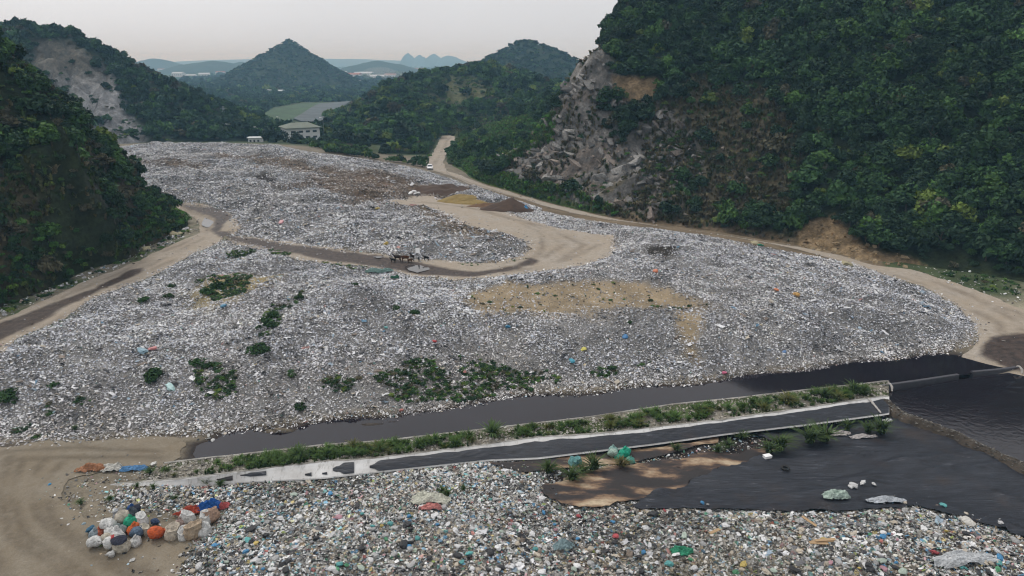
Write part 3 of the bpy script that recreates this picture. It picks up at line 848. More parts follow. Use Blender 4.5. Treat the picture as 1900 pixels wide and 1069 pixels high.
# ---- hills
def road_gap(x, y):
    """metres to the right road (0 on it)"""
    x, y = np.asarray(x, float), np.asarray(y, float)
    out = np.full(x.shape, 9.0)
    k = (x > ROAD_R[:, 0].min() - 4) & (x < ROAD_R[:, 0].max() + 4) & (y > ROAD_R[:, 1].min() - 4) & (y < ROAD_R[:, 1].max() + 4)
    if np.any(k): out[k] = np.clip(-inside(x[k], y[k], ROAD_R), 0, 9)
    return out
def hill(name, ctrl, box, step, colfn, disp=None, sink=1.2):
    pts = []
    for c in ctrl:
        if len(c) == 4:                       # (u, v, 'z', z): a point known by its height
            x, y = atz(c[0], c[1], c[3]); pts.append((float(x), float(y), c[3]))
        elif len(c) == 5: pts.append(c[:3])
        else:
            x, y, z = aty(c[0], c[1], c[2]); pts.append((float(x), float(y), float(z)))
    f = RBF(pts)
    x0, x1, y0, y1 = box
    cxs, cys = np.arange(x0 - 4, x1 + 6, 3.0), np.arange(y0 - 4, y1 + 6, 3.0)
    coarse = f(*np.meshgrid(cxs, cys))
    def zf(x, y):
        z = bil(coarse, x0 - 4, y0 - 4, 3.0, x, y)
        z = z + (disp(np.asarray(x), np.asarray(y), z) if disp else 0)
        near = road_gap(x, y)
        if np.any(near < 2.0):
            z = np.where(near < 2.0, np.minimum(z, floor_z(x, y) - .6 + np.clip(near, 0, 2) * .5), z)
        return z
    xs, ys = np.arange(x0, x1, step), np.arange(y0, y1, step)
    X, Y = np.meshgrid(xs, ys)
    Z = zf(X, Y)
    keep = Z > (floor_z(X.ravel(), Y.ravel()).reshape(X.shape) if y1 < 340 else np.where(Y < 328, floor_z(X.ravel(), np.minimum(Y, 327).ravel()).reshape(X.shape), -2)) - sink
    o, used = fast_mesh(name, np.column_stack([X.ravel(), Y.ravel(), Z.ravel()]), grid_faces(*X.shape, keep), M['hill'])
    gy_, gx_ = np.gradient(Z, step)
    sl_ = np.sqrt(gx_ ** 2 + gy_ ** 2).ravel()[used]
    set_col(o.data, colfn(X.ravel()[used], Y.ravel()[used], Z.ravel()[used], sl_))
    tag(o, kind='structure')
    return zf, (x0, x1, y0, y1)
GREEN = np.array((.028, .038, .018)); DRY = np.array((.085, .072, .045)); ROCK = np.array((.185, .175, .165)); OCHRE = np.array((.27, .195, .115))

# right hill with the cliff
ROCKP = [(885, 312), (930, 285), (985, 268), (1015, 225), (1035, 175), (1050, 118), (1075, 92), (1122, 84), (1145, 130), (1150, 185), (1215, 190), (1290, 240), (1310, 300), (1260, 390), (1170, 404), (1080, 372), (985, 350), (940, 330)]
OCHREP = [(1138, 140), (1215, 142), (1235, 160), (1195, 190), (1135, 190)]
SCARP = [(1470, 492), (1480, 430), (1505, 408), (1545, 402), (1575, 425), (1600, 455), (1680, 478), (1730, 500), (1600, 500)]
FOOTP = [(1120, 392), (1250, 400), (1400, 430), (1480, 440), (1480, 480), (1300, 440), (1140, 420)]
DRYP = [(1180, 215), (1300, 150), (1440, 170), (1490, 300), (1480, 400), (1380, 425), (1230, 400), (1150, 390), (1200, 330)]
GRASSP = [(815, 262), (840, 236), (900, 222), (1032, 212), (1022, 262), (985, 285), (900, 320), (1000, 352), (1130, 395), (1140, 412), (1000, 375), (880, 335), (830, 315), (830, 285)]
GRASSP[GRASSP.index((1000, 352))] = (1000, 340); GRASSP[GRASSP.index((1130, 395))] = (1130, 384)
def soft(P, x, y, z, w):
    u, v, _ = project(x, y, z)
    return smooth(-w, w, inside(u, v, P) + (fbm(x / 5, y / 5, 3, 21) - .5) * 2.5 * w)
right_ctrl = [(u, v, 'z', z) for u, v, z in ((2050, 560, 2), (1900, 524, 2), (1800, 507, 2), (1700, 492, 2), (1600, 477, 2), (1500, 457, 2.2), (1400, 439, 2.2), (1300, 422, 2.2), (1200, 411, 2.2), (1140, 403, 2.3), (1060, 386, 2.4), (1000, 368, 2.5), (930, 345, 2.5), (880, 325, 2.5), (845, 300, 2.5), (838, 270, 3), (850, 247, 3.2))]
right_ctrl += [(1900, 400, 112.8), (1900, 260, 126), (1900, 130, 140), (1900, 0, 159), (1900, -150, 182), (2100, 400, 104), (2100, 200, 122), (2100, 0, 150), (2100, -150, 172),
               (1700, 400, 122), (1700, 260, 137), (1700, 130, 153), (1700, 0, 172), (1700, -120, 190),
               (1500, 350, 136), (1500, 200, 153), (1500, 80, 169), (1500, -40, 188), (1500, -140, 205),
               (1300, 350, 152), (1300, 280, 163), (1300, 200, 173), (1300, 100, 187), (1300, 0, 206), (1300, -100, 222),
               (1180, 350, 157), (1180, 280, 169), (1180, 205, 178.5), (1180, 145, 186), (1185, 70, 197), (1195, 10, 208), (1210, -80, 222),
               (1150, 115, 195), (1160, 65, 202), (1110, 340, 163), (1110, 270, 176), (1110, 180, 183), (1112, 95, 190), (1130, 92, 193),
               (1060, 320, 173), (1060, 260, 183), (1058, 180, 189.6), (1066, 122, 194), (1085, 99, 194),
               (1028, 205, 192), (1030, 265, 186), (1030, 320, 177), (1000, 268, 200), (1000, 310, 188), (960, 290, 205), (920, 303, 215), (885, 260, 262), (900, 290, 235),
               (1000, 290, 225), (960, 300, 240), (1040, 240, 225), (1066, 190, 225), (1100, 165, 230), (1140, 150, 240), (1180, 110, 250), (1210, 60, 262), (1300, 60, 300), (1600, 60, 300), (1900, 60, 300), (1250, 0, 260)]
def rock_shape(x, y, z):
    s = .95 * y - .3 * x; t = .95 * x + .3 * y
    wv = 3 * (fbm(x / 9, y / 9, 3, 99) - .5)
    d = -(fbm((s + wv) / 4.6, t / 15, 3, 101, True) - .62) + .55 * (fbm((s * .8 + t * .5) / 5, (t * .8 - s * .5) / 2.6, 3, 105, True) - .6)
    e = np.floor(fbm((s + wv) / 10, t / 7, 3, 109) * 10) / 10 - .5
    return d, e
def right_disp(x, y, z):
    k = soft(ROCKP, x, y, z, 10) + soft(OCHREP, x, y, z, 5) * .5 + soft(SCARP, x, y, z, 6) * .35
    k = np.clip(k, 0, 1)
    d, e = rock_shape(x, y, z)
    return k * (4.6 * d + 4.6 * e) + (1 - k) * 1.2 * (fbm(x / 9, y / 9, 3, 111) - .5) * smooth(2.5, 8, z)
def right_col(x, y, z, sl):
    n = fbm(x / 5, y / 5, 4, 120)[:, None]; n2 = fbm(x / 1.8 + z / 2, y / 1.8, 4, 121, True)[:, None]
    c = GREEN * (.6 + .8 * n)
    d = soft(DRYP, x, y, z, 18)[:, None]; c = c * (1 - d) + (DRY * (.5 + n) * (.7 + .3 * n2)) * d
    g = soft(GRASSP, x, y, z, 8)[:, None]; c = c * (1 - g) + np.array((.06, .095, .028)) * (.6 + .8 * n) * g
    r = soft(ROCKP, x, y, z, 10)[:, None]
    sd_, se_ = rock_shape(x, y, z)
    rk = ROCK * (.30 + .95 * n2) * (.6 + .7 * n) * (.75 + .5 * smooth(.3, .7, fbm(x / 8, y / 8 + z / 5, 3, 124)))[:, None]
    rk = np.where((fbm(x / 9, y / 9 + z / 6, 3, 125) > .6)[:, None], rk * np.array((1.05, .95, .88)), rk)
    veg = smooth(.47, .60, fbm(x / 6, y / 6 + z / 6, 4, 123))[:, None] * smooth(1.5, .7, sl)[:, None] * .85
    rk = rk * (1 - veg) + DRY * (.5 + n) * veg
    c = c * (1 - r) + rk * r
    o = np.maximum(soft(OCHREP, x, y, z, 5), soft(SCARP, x, y, z, 5))[:, None]
    c = c * (1 - o) + OCHRE * (.4 + .8 * n2) * (.6 + .7 * n) * o
    f = soft(FOOTP, x, y, z, 6)[:, None]
    c = c * (1 - f) + np.array((.145, .11, .072)) * (.6 + .8 * n) * f
    return c
zR, boxR = hill("limestone_hill", right_ctrl, (-20, 260, 92, 300), .62, right_col, right_disp)

# left hill beside the track
left_ctrl = [(u, v, 'z', z) for u, v, z in ((-250, 610, 4), (-100, 578, 4.2), (0, 553, 4.3), (60, 536, 4.3), (120, 513, 4.3), (180, 489, 4.3), (250, 456, 4.3), (296, 434, 4.4), (335, 415, 4.5), (338, 404, 4.6), (316, 392, 4.7), (292, 382, 4.8), (266, 368, 5.2), (246, 330, 5.8), (232, 285, 6.2))]
left_ctrl += [(0, 450, 92), (0, 350, 99.3), (0, 250, 107.5), (0, 165, 116.5), (0, 92, 124.6), (100, 400, 100.8), (100, 300, 109), (100, 222, 119), (100, 173, 124),
              (165, 420, 105), (165, 330, 113.4), (163, 260, 122.8), (220, 400, 113), (218, 302, 124.6), (258, 400, 120), (254, 362, 126), (285, 405, 126), (310, 408, 131),
              (50, 133, 124.5), (-100, 450, 85), (-100, 250, 99), (-100, 50, 117), (-250, 300, 86), (-250, 0, 106), (-250, 450, 76),
              (100, 255, 152), (0, 180, 155), (200, 345, 150), (-100, 150, 155), (150, 310, 152), (240, 370, 148), (-250, 150, 150)]
def left_col(x, y, z, sl):
    n = fbm(x / 5, y / 5, 4, 130)[:, None]; n2 = fbm(x / 1.8 + z / 2, y / 1.8, 4, 131, True)[:, None]
    c = GREEN * (.6 + .8 * n)
    d = smooth(.44, .6, fbm(x / 11, y / 11, 3, 133))[:, None]; c = c * (1 - d) + DRY * .75 * (.5 + n) * d
    u, v, _ = project(x, y, z)
    r = (smooth(.55, .68, fbm(x / 5, y / 5 + z / 4, 3, 134)) * smooth(-12, 12, inside(u, v, [(150, 420), (160, 350), (215, 330), (240, 420), (190, 460)])))[:, None]
    return c * (1 - r) + ROCK * .9 * (.35 + .9 * n2) * r
zL, boxL = hill("wooded_hill", left_ctrl, (-170, -50, 66, 170), .7, left_col, lambda x, y, z: 1.4 * (fbm(x / 8, y / 8, 3, 136) - .5) * smooth(5, 9, z))

# hill with the quarry face
QUARRY = [(60, 75), (130, 75), (180, 110), (215, 150), (235, 205), (270, 262), (200, 272), (160, 225), (130, 190), (95, 160), (60, 120)]
quarry_ctrl = [(230, 268, 270), (260, 264, 276), (330, 259, 285), (400, 250, 300), (440, 246, 305), (505, 241, 322), (150, 290, 255), (0, 290, 250), (-150, 300, 240),
               (100, 200, 290), (100, 130, 310), (100, 60, 335), (200, 205, 292), (200, 150, 315), (200, 108, 335), (150, 78, 335), (150, 180, 300), (250, 136, 335), (250, 200, 305), (250, 240, 285),
               (300, 158, 335), (300, 200, 315), (300, 240, 293), (350, 178, 335), (350, 218, 315), (400, 203, 335), (400, 232, 317), (450, 225, 335), (450, 238, 322), (490, 238, 335), (508, 243, 'z', -1.5), (530, 238, 'z', -3.5), (512, 228, 'z', -3.0), (545, 220, 'z', -4.0),
               (0, 55, 330), (0, 100, 315), (0, 200, 285), (-150, 48, 330), (-150, 200, 285), (50, 55, 333),
               (0, 100, 395), (100, 105, 395), (200, 150, 395), (300, 190, 395), (400, 222, 395), (490, 250, 395), (-150, 100, 395)]
def quarry_disp(x, y, z):
    k = soft(QUARRY, x, y, z, 10)
    a = (x * .9 + y * .4); b = (y * .9 - x * .4) + z
    return k * (-9 * (fbm(a / 9, b / 30, 4, 141, True) - .6) + 6 * (np.floor(fbm(a / 9, b / 9, 3, 142) * 8) / 8 - .5)) + (1 - k) * 2.0 * (fbm(x / 12, y / 12, 3, 143) - .5) * smooth(3, 9, z)
def quarry_col(x, y, z, sl):
    n = fbm(x / 7, y / 7, 4, 145)[:, None]; n2 = fbm(x / 2.5 + z / 3, y / 2.5, 4, 146, True)[:, None]
    c = GREEN * (.6 + .8 * n)
    r = soft(QUARRY, x, y, z, 9)[:, None]
    pal = ROCK * np.array((1.45, 1.54, 1.68)) * (.4 + .75 * n2) * (.75 + .5 * n)
    u, v, _ = project(x, y, z)
    up = smooth(190, 110, v)[:, None] * .75
    pal = pal * (1 - up) + DRY * .9 * (.5 + n) * up
    return c * (1 - r) + pal * r
zQ, boxQ = hill("quarried_hill", quarry_ctrl, (-300, -85, 236, 400), 1.1, quarry_col, quarry_disp)

# wooded ridge in the middle
ridge_ctrl = [(600, 275, 'z', 2), (650, 292, 'z', 2), (700, 300, 'z', 2), (740, 305, 'z', 2), (785, 296, 'z', 2.2), (800, 282, 'z', 2.3), (812, 264, 'z', 2.5), (816, 250, 'z', 2.8), (852, 248, 'z', 2.8), (596, 262, 'z', 1.5), (614, 246, 'z', 1.2), (640, 226, 'z', .5), (668, 206, 'z', 0)]
ridge_ctrl += [(700, 270, 283), (700, 240, 310), (700, 200, 350), (700, 168, 420), (780, 270, 278), (780, 240, 312), (780, 200, 350), (780, 165, 400), (780, 146, 450), (850, 235, 366), (850, 200, 386), (850, 160, 415), (850, 130, 470),
               (900, 232, 352), (900, 200, 380), (900, 160, 415), (890, 124, 470), (915, 126, 470), (960, 240, 330), (960, 200, 365), (960, 160, 410), (960, 138, 450), (1010, 240, 320), (1010, 200, 355), (1010, 158, 410), (1050, 240, 310), (1050, 200, 345), (1045, 178, 390), (1120, 250, 310), (1120, 185, 370), (1220, 205, 370),
               (650, 256, 308), (660, 234, 345), (670, 216, 390), (676, 199, 450), (622, 243, 345), (740, 220, 330), (820, 220, 350), (1000, 262, 285),
               (700, 190, 530), (780, 168, 530), (850, 152, 545), (900, 150, 545), (960, 160, 530), (1010, 180, 500), (676, 214, 530), (1120, 200, 450)]
CLEAR2 = [(826, 262), (846, 226), (960, 212), (1045, 200), (1045, 275), (900, 268)]
CLEAR = [(800, 175), (830, 140), (900, 150), (930, 180), (880, 200), (820, 195)]
def ridge_col(x, y, z, sl):
    n = fbm(x / 8, y / 8, 4, 150)[:, None]
    c = np.array((.03, .045, .02)) * (.6 + .8 * n)
    d = soft(CLEAR, x, y, z, 10)[:, None]
    g = soft(CLEAR2, x, y, z, 8)[:, None]; c = c * (1 - g) + np.array((.06, .075, .03)) * (.6 + .8 * n) * g
    return c * (1 - d) + np.array((.095, .10, .05)) * (.6 + .8 * n) * d
zM, boxM = hill("wooded_ridge", ridge_ctrl, (-150, 115, 232, 560), 1.7, ridge_col, lambda x, y, z: 1.8 * (fbm(x / 14, y / 14, 3, 151) - .5) * smooth(3, 8, z))

# the plain beyond and the distant hills
ys_ = np.array([700, 760, 900, 1200, 1700, 2500, 4000, 6500, 9000.0]); xs_ = np.array([-9000, -3000, -1200, -500, 0, 500, 1200, 3000, 9000.0])
X, Y = np.meshgrid(xs_, ys_)
pl, _ = fast_mesh("plain", np.column_stack([X.ravel(), Y.ravel(), np.where(Y < 701, -2.6, -2.2).ravel()]), grid_faces(*X.shape), M['plain'], False)
tag(pl, kind='structure')
side = []
V = [(-9000, -1200, -3), (9000, -1200, -3), (9000, 705, -3), (-9000, 705, -3)]
low_o = mesh_obj("outer_ground", V, [(0, 1, 2, 3)], M['plain']); tag(low_o, kind='structure')
def distant(name, u, v_top, wl_px, wr_px, y, power=1.0, seed=0, step=4.0, depth=1.0, base=-3.0, rough=.26):
    x, _, zt = aty(u, v_top, y); x = float(x); zt = float(zt) - 2.0
    k = y / FPX
    wl, wr = wl_px * k, wr_px * k
    wd = (wl + wr) * .5 * depth
    def zf(X, Y):
        dx = X - x; dy = Y - y
        r = np.sqrt((dx / np.where(dx < 0, wl, wr)) ** 2 + (dy / wd) ** 2)
        r = r + .16 * (fbm(X / (wl * .5) + seed, Y / (wl * .5), 4, 160 + seed) - .5) * smooth(0, .3, r)
        return base + (zt - base) * np.clip(1 - r, 0, 1) ** power * (1 + rough * (fbm(X / (wl * .22), Y / (wl * .22), 4, 170 + seed) - .5) * smooth(0, .25, r)) - .5 * (r > 1)
    xs, ys = np.arange(x - wl * 1.1, x + wr * 1.1, step), np.arange(y - wd * 1.1, y + wd * 1.1, step)
    X, Y = np.meshgrid(xs, ys); Z = zf(X, Y)
    o, used = fast_mesh(name, np.column_stack([X.ravel(), Y.ravel(), Z.ravel()]), grid_faces(*X.shape, Z > base - .2), M['hill'])
    n = fbm(X.ravel()[used] / 15, Y.ravel()[used] / 15, 4, 180 + seed)[:, None]
    set_col(o.data, np.array((.028, .042, .022)) * (.6 + .8 * n)); tag(o, kind='structure')
    return zf, (xs[0], xs[-1], ys[0], ys[-1])
zCone, boxCone = distant("cone_hill", 537, 71, 166, 138, 1000, 1.06, 1, 4.0, rough=.05)
zDome, boxDome = distant("dome_hill", 968, 70, 140, 200, 760, .72, 2, 4.0, rough=.1)
distant("far_hill", 283, 107, 62, 70, 2900, .7, 3, 10)
distant("far_hill", 395, 111, 100, 95, 2300, .62, 4, 9)
distant("far_hill", 345, 118, 55, 60, 2250, .7, 5, 9)
distant("far_hill", 447, 113, 45, 50, 2400, .6, 6, 9)
distant("far_hill", 700, 111, 75, 80, 2300, .62, 7, 9)
distant("far_hill", 757, 97, 16, 16, 5000, .5, 8, 14)
distant("far_hill", 778, 100, 18, 22, 5000, .6, 9, 14)
distant("far_hill", 805, 98, 24, 22, 5000, .55, 10, 14)
distant("far_hill", 832, 102, 30, 40, 5000, .6, 11, 14)
distant("far_hill", 560, 108, 300, 300, 5600, .35, 12, 30, .3)
zKnoll, boxKnoll = distant("knoll", 558, 161, 48, 42, 800, .9, 13, 3)

# fields in the valley mouth
GF = poly([(478, 232), (498, 208), (560, 192), (640, 190), (600, 205), (548, 226), (525, 236)], -.9)
GF2 = poly([(545, 226), (592, 194), (650, 188), (622, 214), (594, 234), (560, 233)], -.9)
fld = lambda x, y: np.maximum(_f(x, y), -2.1)
tag(sheet("crop_field", GF, fld, 6, M['crop'], 0, None, .5), kind='structure')
tag(sheet("netted_field", GF2, fld, 6, M['grey_crop'], 0, None, .9), kind='structure')
# ================================================================== PIECES THAT REPEAT
def np_rot(n, tilt=0.5):
    return np.column_stack([NR.normal(0, tilt, n), NR.normal(0, tilt, n), NR.uniform(0, 6.283, n)])
def ico(sub):
    import bmesh
    bm = bmesh.new(); bmesh.ops.create_icosphere(bm, subdivisions=sub, radius=1)
    bm.verts.ensure_lookup_table()
    V = np.array([v.co[:] for v in bm.verts]); F = [tuple(v.index for v in f.verts) for f in bm.faces]
    bm.free(); return V, F
def crumple(seed, sub=1, amp=.45, flat=(1, 1, .6)):
    V, F = ico(sub)
    n = fbm(V[:, 0] * 1.6 + seed * 7.7, V[:, 1] * 1.6 + V[:, 2] * 1.9 + seed, 3, 200 + seed)
    V = V * (1 + amp * (n - .5) * 2)[:, None] * np.array(flat) * .5
    return V, F
def crumpled_sheet(seed):
    n = 4
    g = np.linspace(-.5, .5, n)
    X, Y = np.meshgrid(g, g)
    Z = .45 * (_h(np.arange(16), np.arange(16) * 3 + seed, 300 + seed) - .5)
    V = np.column_stack([X.ravel() + .2 * (_h(np.arange(16), np.arange(16) + 5, 310 + seed) - .5), Y.ravel() + .2 * (_h(np.arange(16) + 3, np.arange(16), 320 + seed) - .5), Z + .1])
    return V, [tuple(q) for q in grid_faces(n, n)]
def long_piece(seed):
    v, f = box_v(-.7, .7, -.13, .13, -.08, .1)
    return np.array(v) + .08 * (np.array([[_h(np.array([i]), np.array([j]), 330 + seed)[0] for j in range(3)] for i in range(8)]) - .5), f
def bottle():
    return tube([(-.6, 0, 0), (-.55, 0, 0), (.2, 0, 0), (.4, 0, 0), (.6, 0, 0)], [.16, .2, .2, .08, .08], 6)
TRASH = [crumple(1, 1, .8), crumple(2, 1, .9, (1.2, .8, .5)), crumple(3, 1, .6, (1, 1, .75)), crumpled_sheet(4), crumpled_sheet(5), long_piece(6), crumple(7, 1, .8, (1.5, .9, .35)), crumpled_sheet(8), bottle()]
TRASH_P = np.array([.2, .15, .1, .18, .14, .05, .1, .06, .02])

def crown(seed, n, size, flat=1.0, clumps=11):
    """leaf clumps spread through an uneven crown of unit radius"""
    r = np.random.default_rng(seed)
    th, ph = r.uniform(0, 6.283, clumps), np.arccos(r.uniform(-.35, 1, clumps))
    rad = r.uniform(.35, .72, clumps)
    cc = np.column_stack([rad * np.sin(ph) * np.cos(th), rad * np.sin(ph) * np.sin(th), rad * np.cos(ph) * flat])
    cr_ = r.uniform(.26, .5, clumps)
    w = cr_ ** 2; k = r.choice(clumps, n, p=w / w.sum())
    d = r.normal(size=(n, 3)); d[:, 2] = np.abs(d[:, 2]) * 1.0 - .25; d /= np.linalg.norm(d, axis=1, keepdims=True)
    p = cc[k] + d * cr_[k][:, None] * r.uniform(.75, 1.08, n)[:, None]
    nrm = d * .8 + r.normal(size=(n, 3)) * .55 + np.array([0, 0, .35]); nrm /= np.linalg.norm(nrm, axis=1, keepdims=True)
    t = np.cross(nrm, r.normal(size=(n, 3))); t /= np.linalg.norm(t, axis=1, keepdims=True) + 1e-9
    b = np.cross(nrm, t)
    s = size * r.uniform(.6, 1.35, n)[:, None]
    tip = nrm * s * .25
    quad = np.stack([p - t * s * .5, p - b * s * .32 - tip * .3, p + t * s * .55 - tip, p + b * s * .32 - tip * .3], 1)
    V = quad.reshape(-1, 3)
    F = np.arange(4 * n).reshape(-1, 4)
    tone = np.repeat(np.clip(r.normal(.42, .2, n) + (r.uniform(0, 1, clumps)[k] - .5) * .35, 0, 1), 4)
    return V, F, tone
def tuft(seed, n=46, h=1.0, spread=.55, wd=.045):
    r = np.random.default_rng(seed); V, F, T = [], [], []
    for i in range(n):
        a = r.uniform(0, 6.283); q = r.uniform(0, .22); L = h * r.uniform(.55, 1.1); lean = spread * r.uniform(.2, 1.1)
        o = np.array([q * math.cos(a * 1.7), q * math.sin(a * 1.7), 0]); d = np.array([math.cos(a), math.sin(a), 0]); sd_ = np.array([-d[1], d[0], 0]) * wd * r.uniform(.7, 1.4)
        k = len(V)
        for s, w in ((0, 1), (.5, .9), (.85, .55), (1.0, .1)):
            p = o + d * lean * s ** 1.8 * L + np.array([0, 0, L * (s - .28 * s ** 3 * lean)])
            V += [p - sd_ * w, p + sd_ * w]
        for j in range(3): F.append((k + 2 * j, k + 2 * j + 1, k + 2 * j + 3, k + 2 * j + 2))
        T += [float(np.clip(r.normal(.45, .22), 0, 1))] * 8
    return np.array(V), np.array(F), np.array(T)

GN_CACHE = {}
def gn_tree(nvar):
    if nvar in GN_CACHE: return GN_CACHE[nvar]
    g = bpy.data.node_groups.new("scatter", 'GeometryNodeTree')
    g.interface.new_socket("Geometry", in_out='INPUT', socket_type='NodeSocketGeometry')
    g.interface.new_socket("Geometry", in_out='OUTPUT', socket_type='NodeSocketGeometry')
    n, l = g.nodes, g.links
    gi, go = n.new("NodeGroupInput"), n.new("NodeGroupOutput")
    def named(nm, t):
        q = n.new("GeometryNodeInputNamedAttribute"); q.data_type = t; q.inputs[0].default_value = nm
        return q.outputs[0]
    vid = named("vid", 'INT')
    def sel(k):
        c = n.new("FunctionNodeCompare"); c.data_type = 'INT'; c.operation = 'EQUAL'
        l.new(vid, c.inputs["A"] if c.inputs["A"].type == 'INT' else c.inputs[2])
        ci = [s for s in c.inputs if s.type == 'INT']
        if not ci[0].is_linked: l.new(vid, ci[0])
        ci[1].default_value = k
        s = n.new("GeometryNodeSeparateGeometry"); s.domain = 'POINT'
        l.new(gi.outputs[0], s.inputs["Geometry"]); l.new(c.outputs[0], s.inputs["Selection"])
        return s.outputs[0]
    pts = sel(-1)
    join = n.new("GeometryNodeJoinGeometry")
    for k in reversed(range(nvar)):
        t = n.new("GeometryNodeGeometryToInstance"); l.new(sel(k), t.inputs[0]); l.new(t.outputs[0], join.inputs[0])
    m2p = n.new("GeometryNodeMeshToPoints"); l.new(pts, m2p.inputs[0])
    ip = n.new("GeometryNodeInstanceOnPoints")
    l.new(m2p.outputs[0], ip.inputs["Points"]); l.new(join.outputs[0], ip.inputs["Instance"])
    ip.inputs["Pick Instance"].default_value = True
    l.new(named("pick", 'INT'), ip.inputs["Instance Index"])
    l.new(named("rot", 'FLOAT_VECTOR'), ip.inputs["Rotation"])
    l.new(named("size", 'FLOAT_VECTOR'), ip.inputs["Scale"])
    l.new(ip.outputs[0], go.inputs[0])
    GN_CACHE[nvar] = g
    return g
def scatter(name, variants, P, size, rot, tint, pick, material, smooth_=False):
    """many small pieces as ONE object: the piece shapes and the places where they lie"""
    n = len(P)
    Vs, Fs, T, vid, off = [], [], [], [], 0
    for k, var in enumerate(variants):
        V, F = np.asarray(var[0]), var[1]
        Vs.append(V); Fs += [tuple(int(i) + off for i in f) for f in F]
        T.append(var[2] if len(var) > 2 else np.full(len(V), .5)); vid.append(np.full(len(V), k)); off += len(V)
    Vs.append(P); T.append(np.zeros(n)); vid.append(np.full(n, -1))
    V = np.concatenate(Vs)
    me = bpy.data.meshes.new(name)
    me.from_pydata(V.tolist(), [], Fs)
    if smooth_: me.polygons.foreach_set("use_smooth", [True] * len(me.polygons))
    me.materials.append(material)
    N = len(V)
    def put(nm, kind, fld, dim, arr, dt):
        a = me.attributes.new(nm, kind, 'POINT')
        full = np.zeros((N, dim), dt); full[N - n:] = arr.reshape(n, dim); a.data.foreach_set(fld, full.ravel())
    a = me.attributes.new("vid", 'INT', 'POINT'); a.data.foreach_set("value", np.concatenate(vid).astype(np.int32))
    set_f(me, np.concatenate(T), "leaf")
    put("pick", 'INT', "value", 1, pick, np.int32)
    put("rot", 'FLOAT_VECTOR', "vector", 3, rot, np.float32)
    put("size", 'FLOAT_VECTOR', "vector", 3, size, np.float32)
    t4 = np.ones((n, 4), np.float32); t4[:, :3] = tint
    put("tint", 'FLOAT_COLOR', "color", 4, t4, np.float32)
    o = bpy.data.objects.new(name, me); COL.objects.link(o)
    md = o.modifiers.new("scatter", 'NODES'); md.node_group = gn_tree(len(variants))
    tag(o, kind='stuff')
    return o
def in_view(x, y, z, m=120):
    u, v, d = project(x, y, z)
    return (u > -m) & (u < 1900 + m) & (v > -m) & (v < 1069 + m) & (d > 1)

# ------------------------------------------------------------------ rubbish
PAL_GREY = np.array([(.74, .745, .77), (.64, .64, .67), (.55, .545, .58), (.44, .435, .46), (.33, .325, .34), (.15, .145, .155), (.05, .05, .055), (.40, .36, .32), (.28, .25, .21), (.38, .42, .49), (.72, .73, .75), (.2, .3, .38), (.42, .30, .28), (.12, .22, .2), (.40, .33, .2)])
W_GREY = np.array([.15, .19, .18, .14, .09, .06, .05, .05, .05, .025, .035, .005, .004, .004, .004]); W_GREY /= W_GREY.sum()
PAL_COL = np.array([(.82, .83, .84), (.66, .66, .66), (.42, .42, .41), (.30, .29, .27), (.2, .19, .17), (.03, .03, .034), (.09, .085, .08), (.48, .43, .33), (.36, .28, .19), (.13, .28, .44), (.16, .36, .37), (.10, .26, .17), (.48, .30, .32), (.52, .43, .20), (.38, .14, .12), (.34, .45, .52), (.15, .11, .08), (.32, .40, .12), (.42, .5, .42)])
W_COL = np.array([.14, .14, .14, .12, .09, .13, .08, .06, .04, .028, .028, .014, .015, .012, .009, .04, .03, .006, .025]); W_COL /= W_COL.sum()
PAL_BR = np.array([(.2, .15, .11), (.13, .095, .07), (.3, .25, .2), (.4, .38, .36), (.08, .06, .05), (.5, .49, .47)])
W_BR = np.array([.28, .26, .18, .10, .12, .06])
def in_region(Ps, n_per_m2, keep=None):
    Ps = Ps if isinstance(Ps, list) else [Ps]
    q = np.concatenate(Ps); x0, y0 = q.min(0); x1, y1 = q.max(0)
    n = int((x1 - x0) * (y1 - y0) * n_per_m2)
    x, y = NR.uniform(x0, x1, n), NR.uniform(y0, y1, n)
    gx, gy = np.meshgrid(np.arange(x0 - 1, x1 + 2, 1.0), np.arange(y0 - 1, y1 + 2, 1.0))
    dg_ = np.maximum.reduce([inside(gx, gy, P) for P in Ps])
    d = bil(dg_, x0 - 1, y0 - 1, 1.0, x, y)
    k = d > -.5 + NR.normal(0, .5, n)
    x, y, d = x[k], y[k], d[k]
    z = floor_z(x, y)
    k = in_view(x, y, z)
    return x[k], y[k], z[k], d[k]
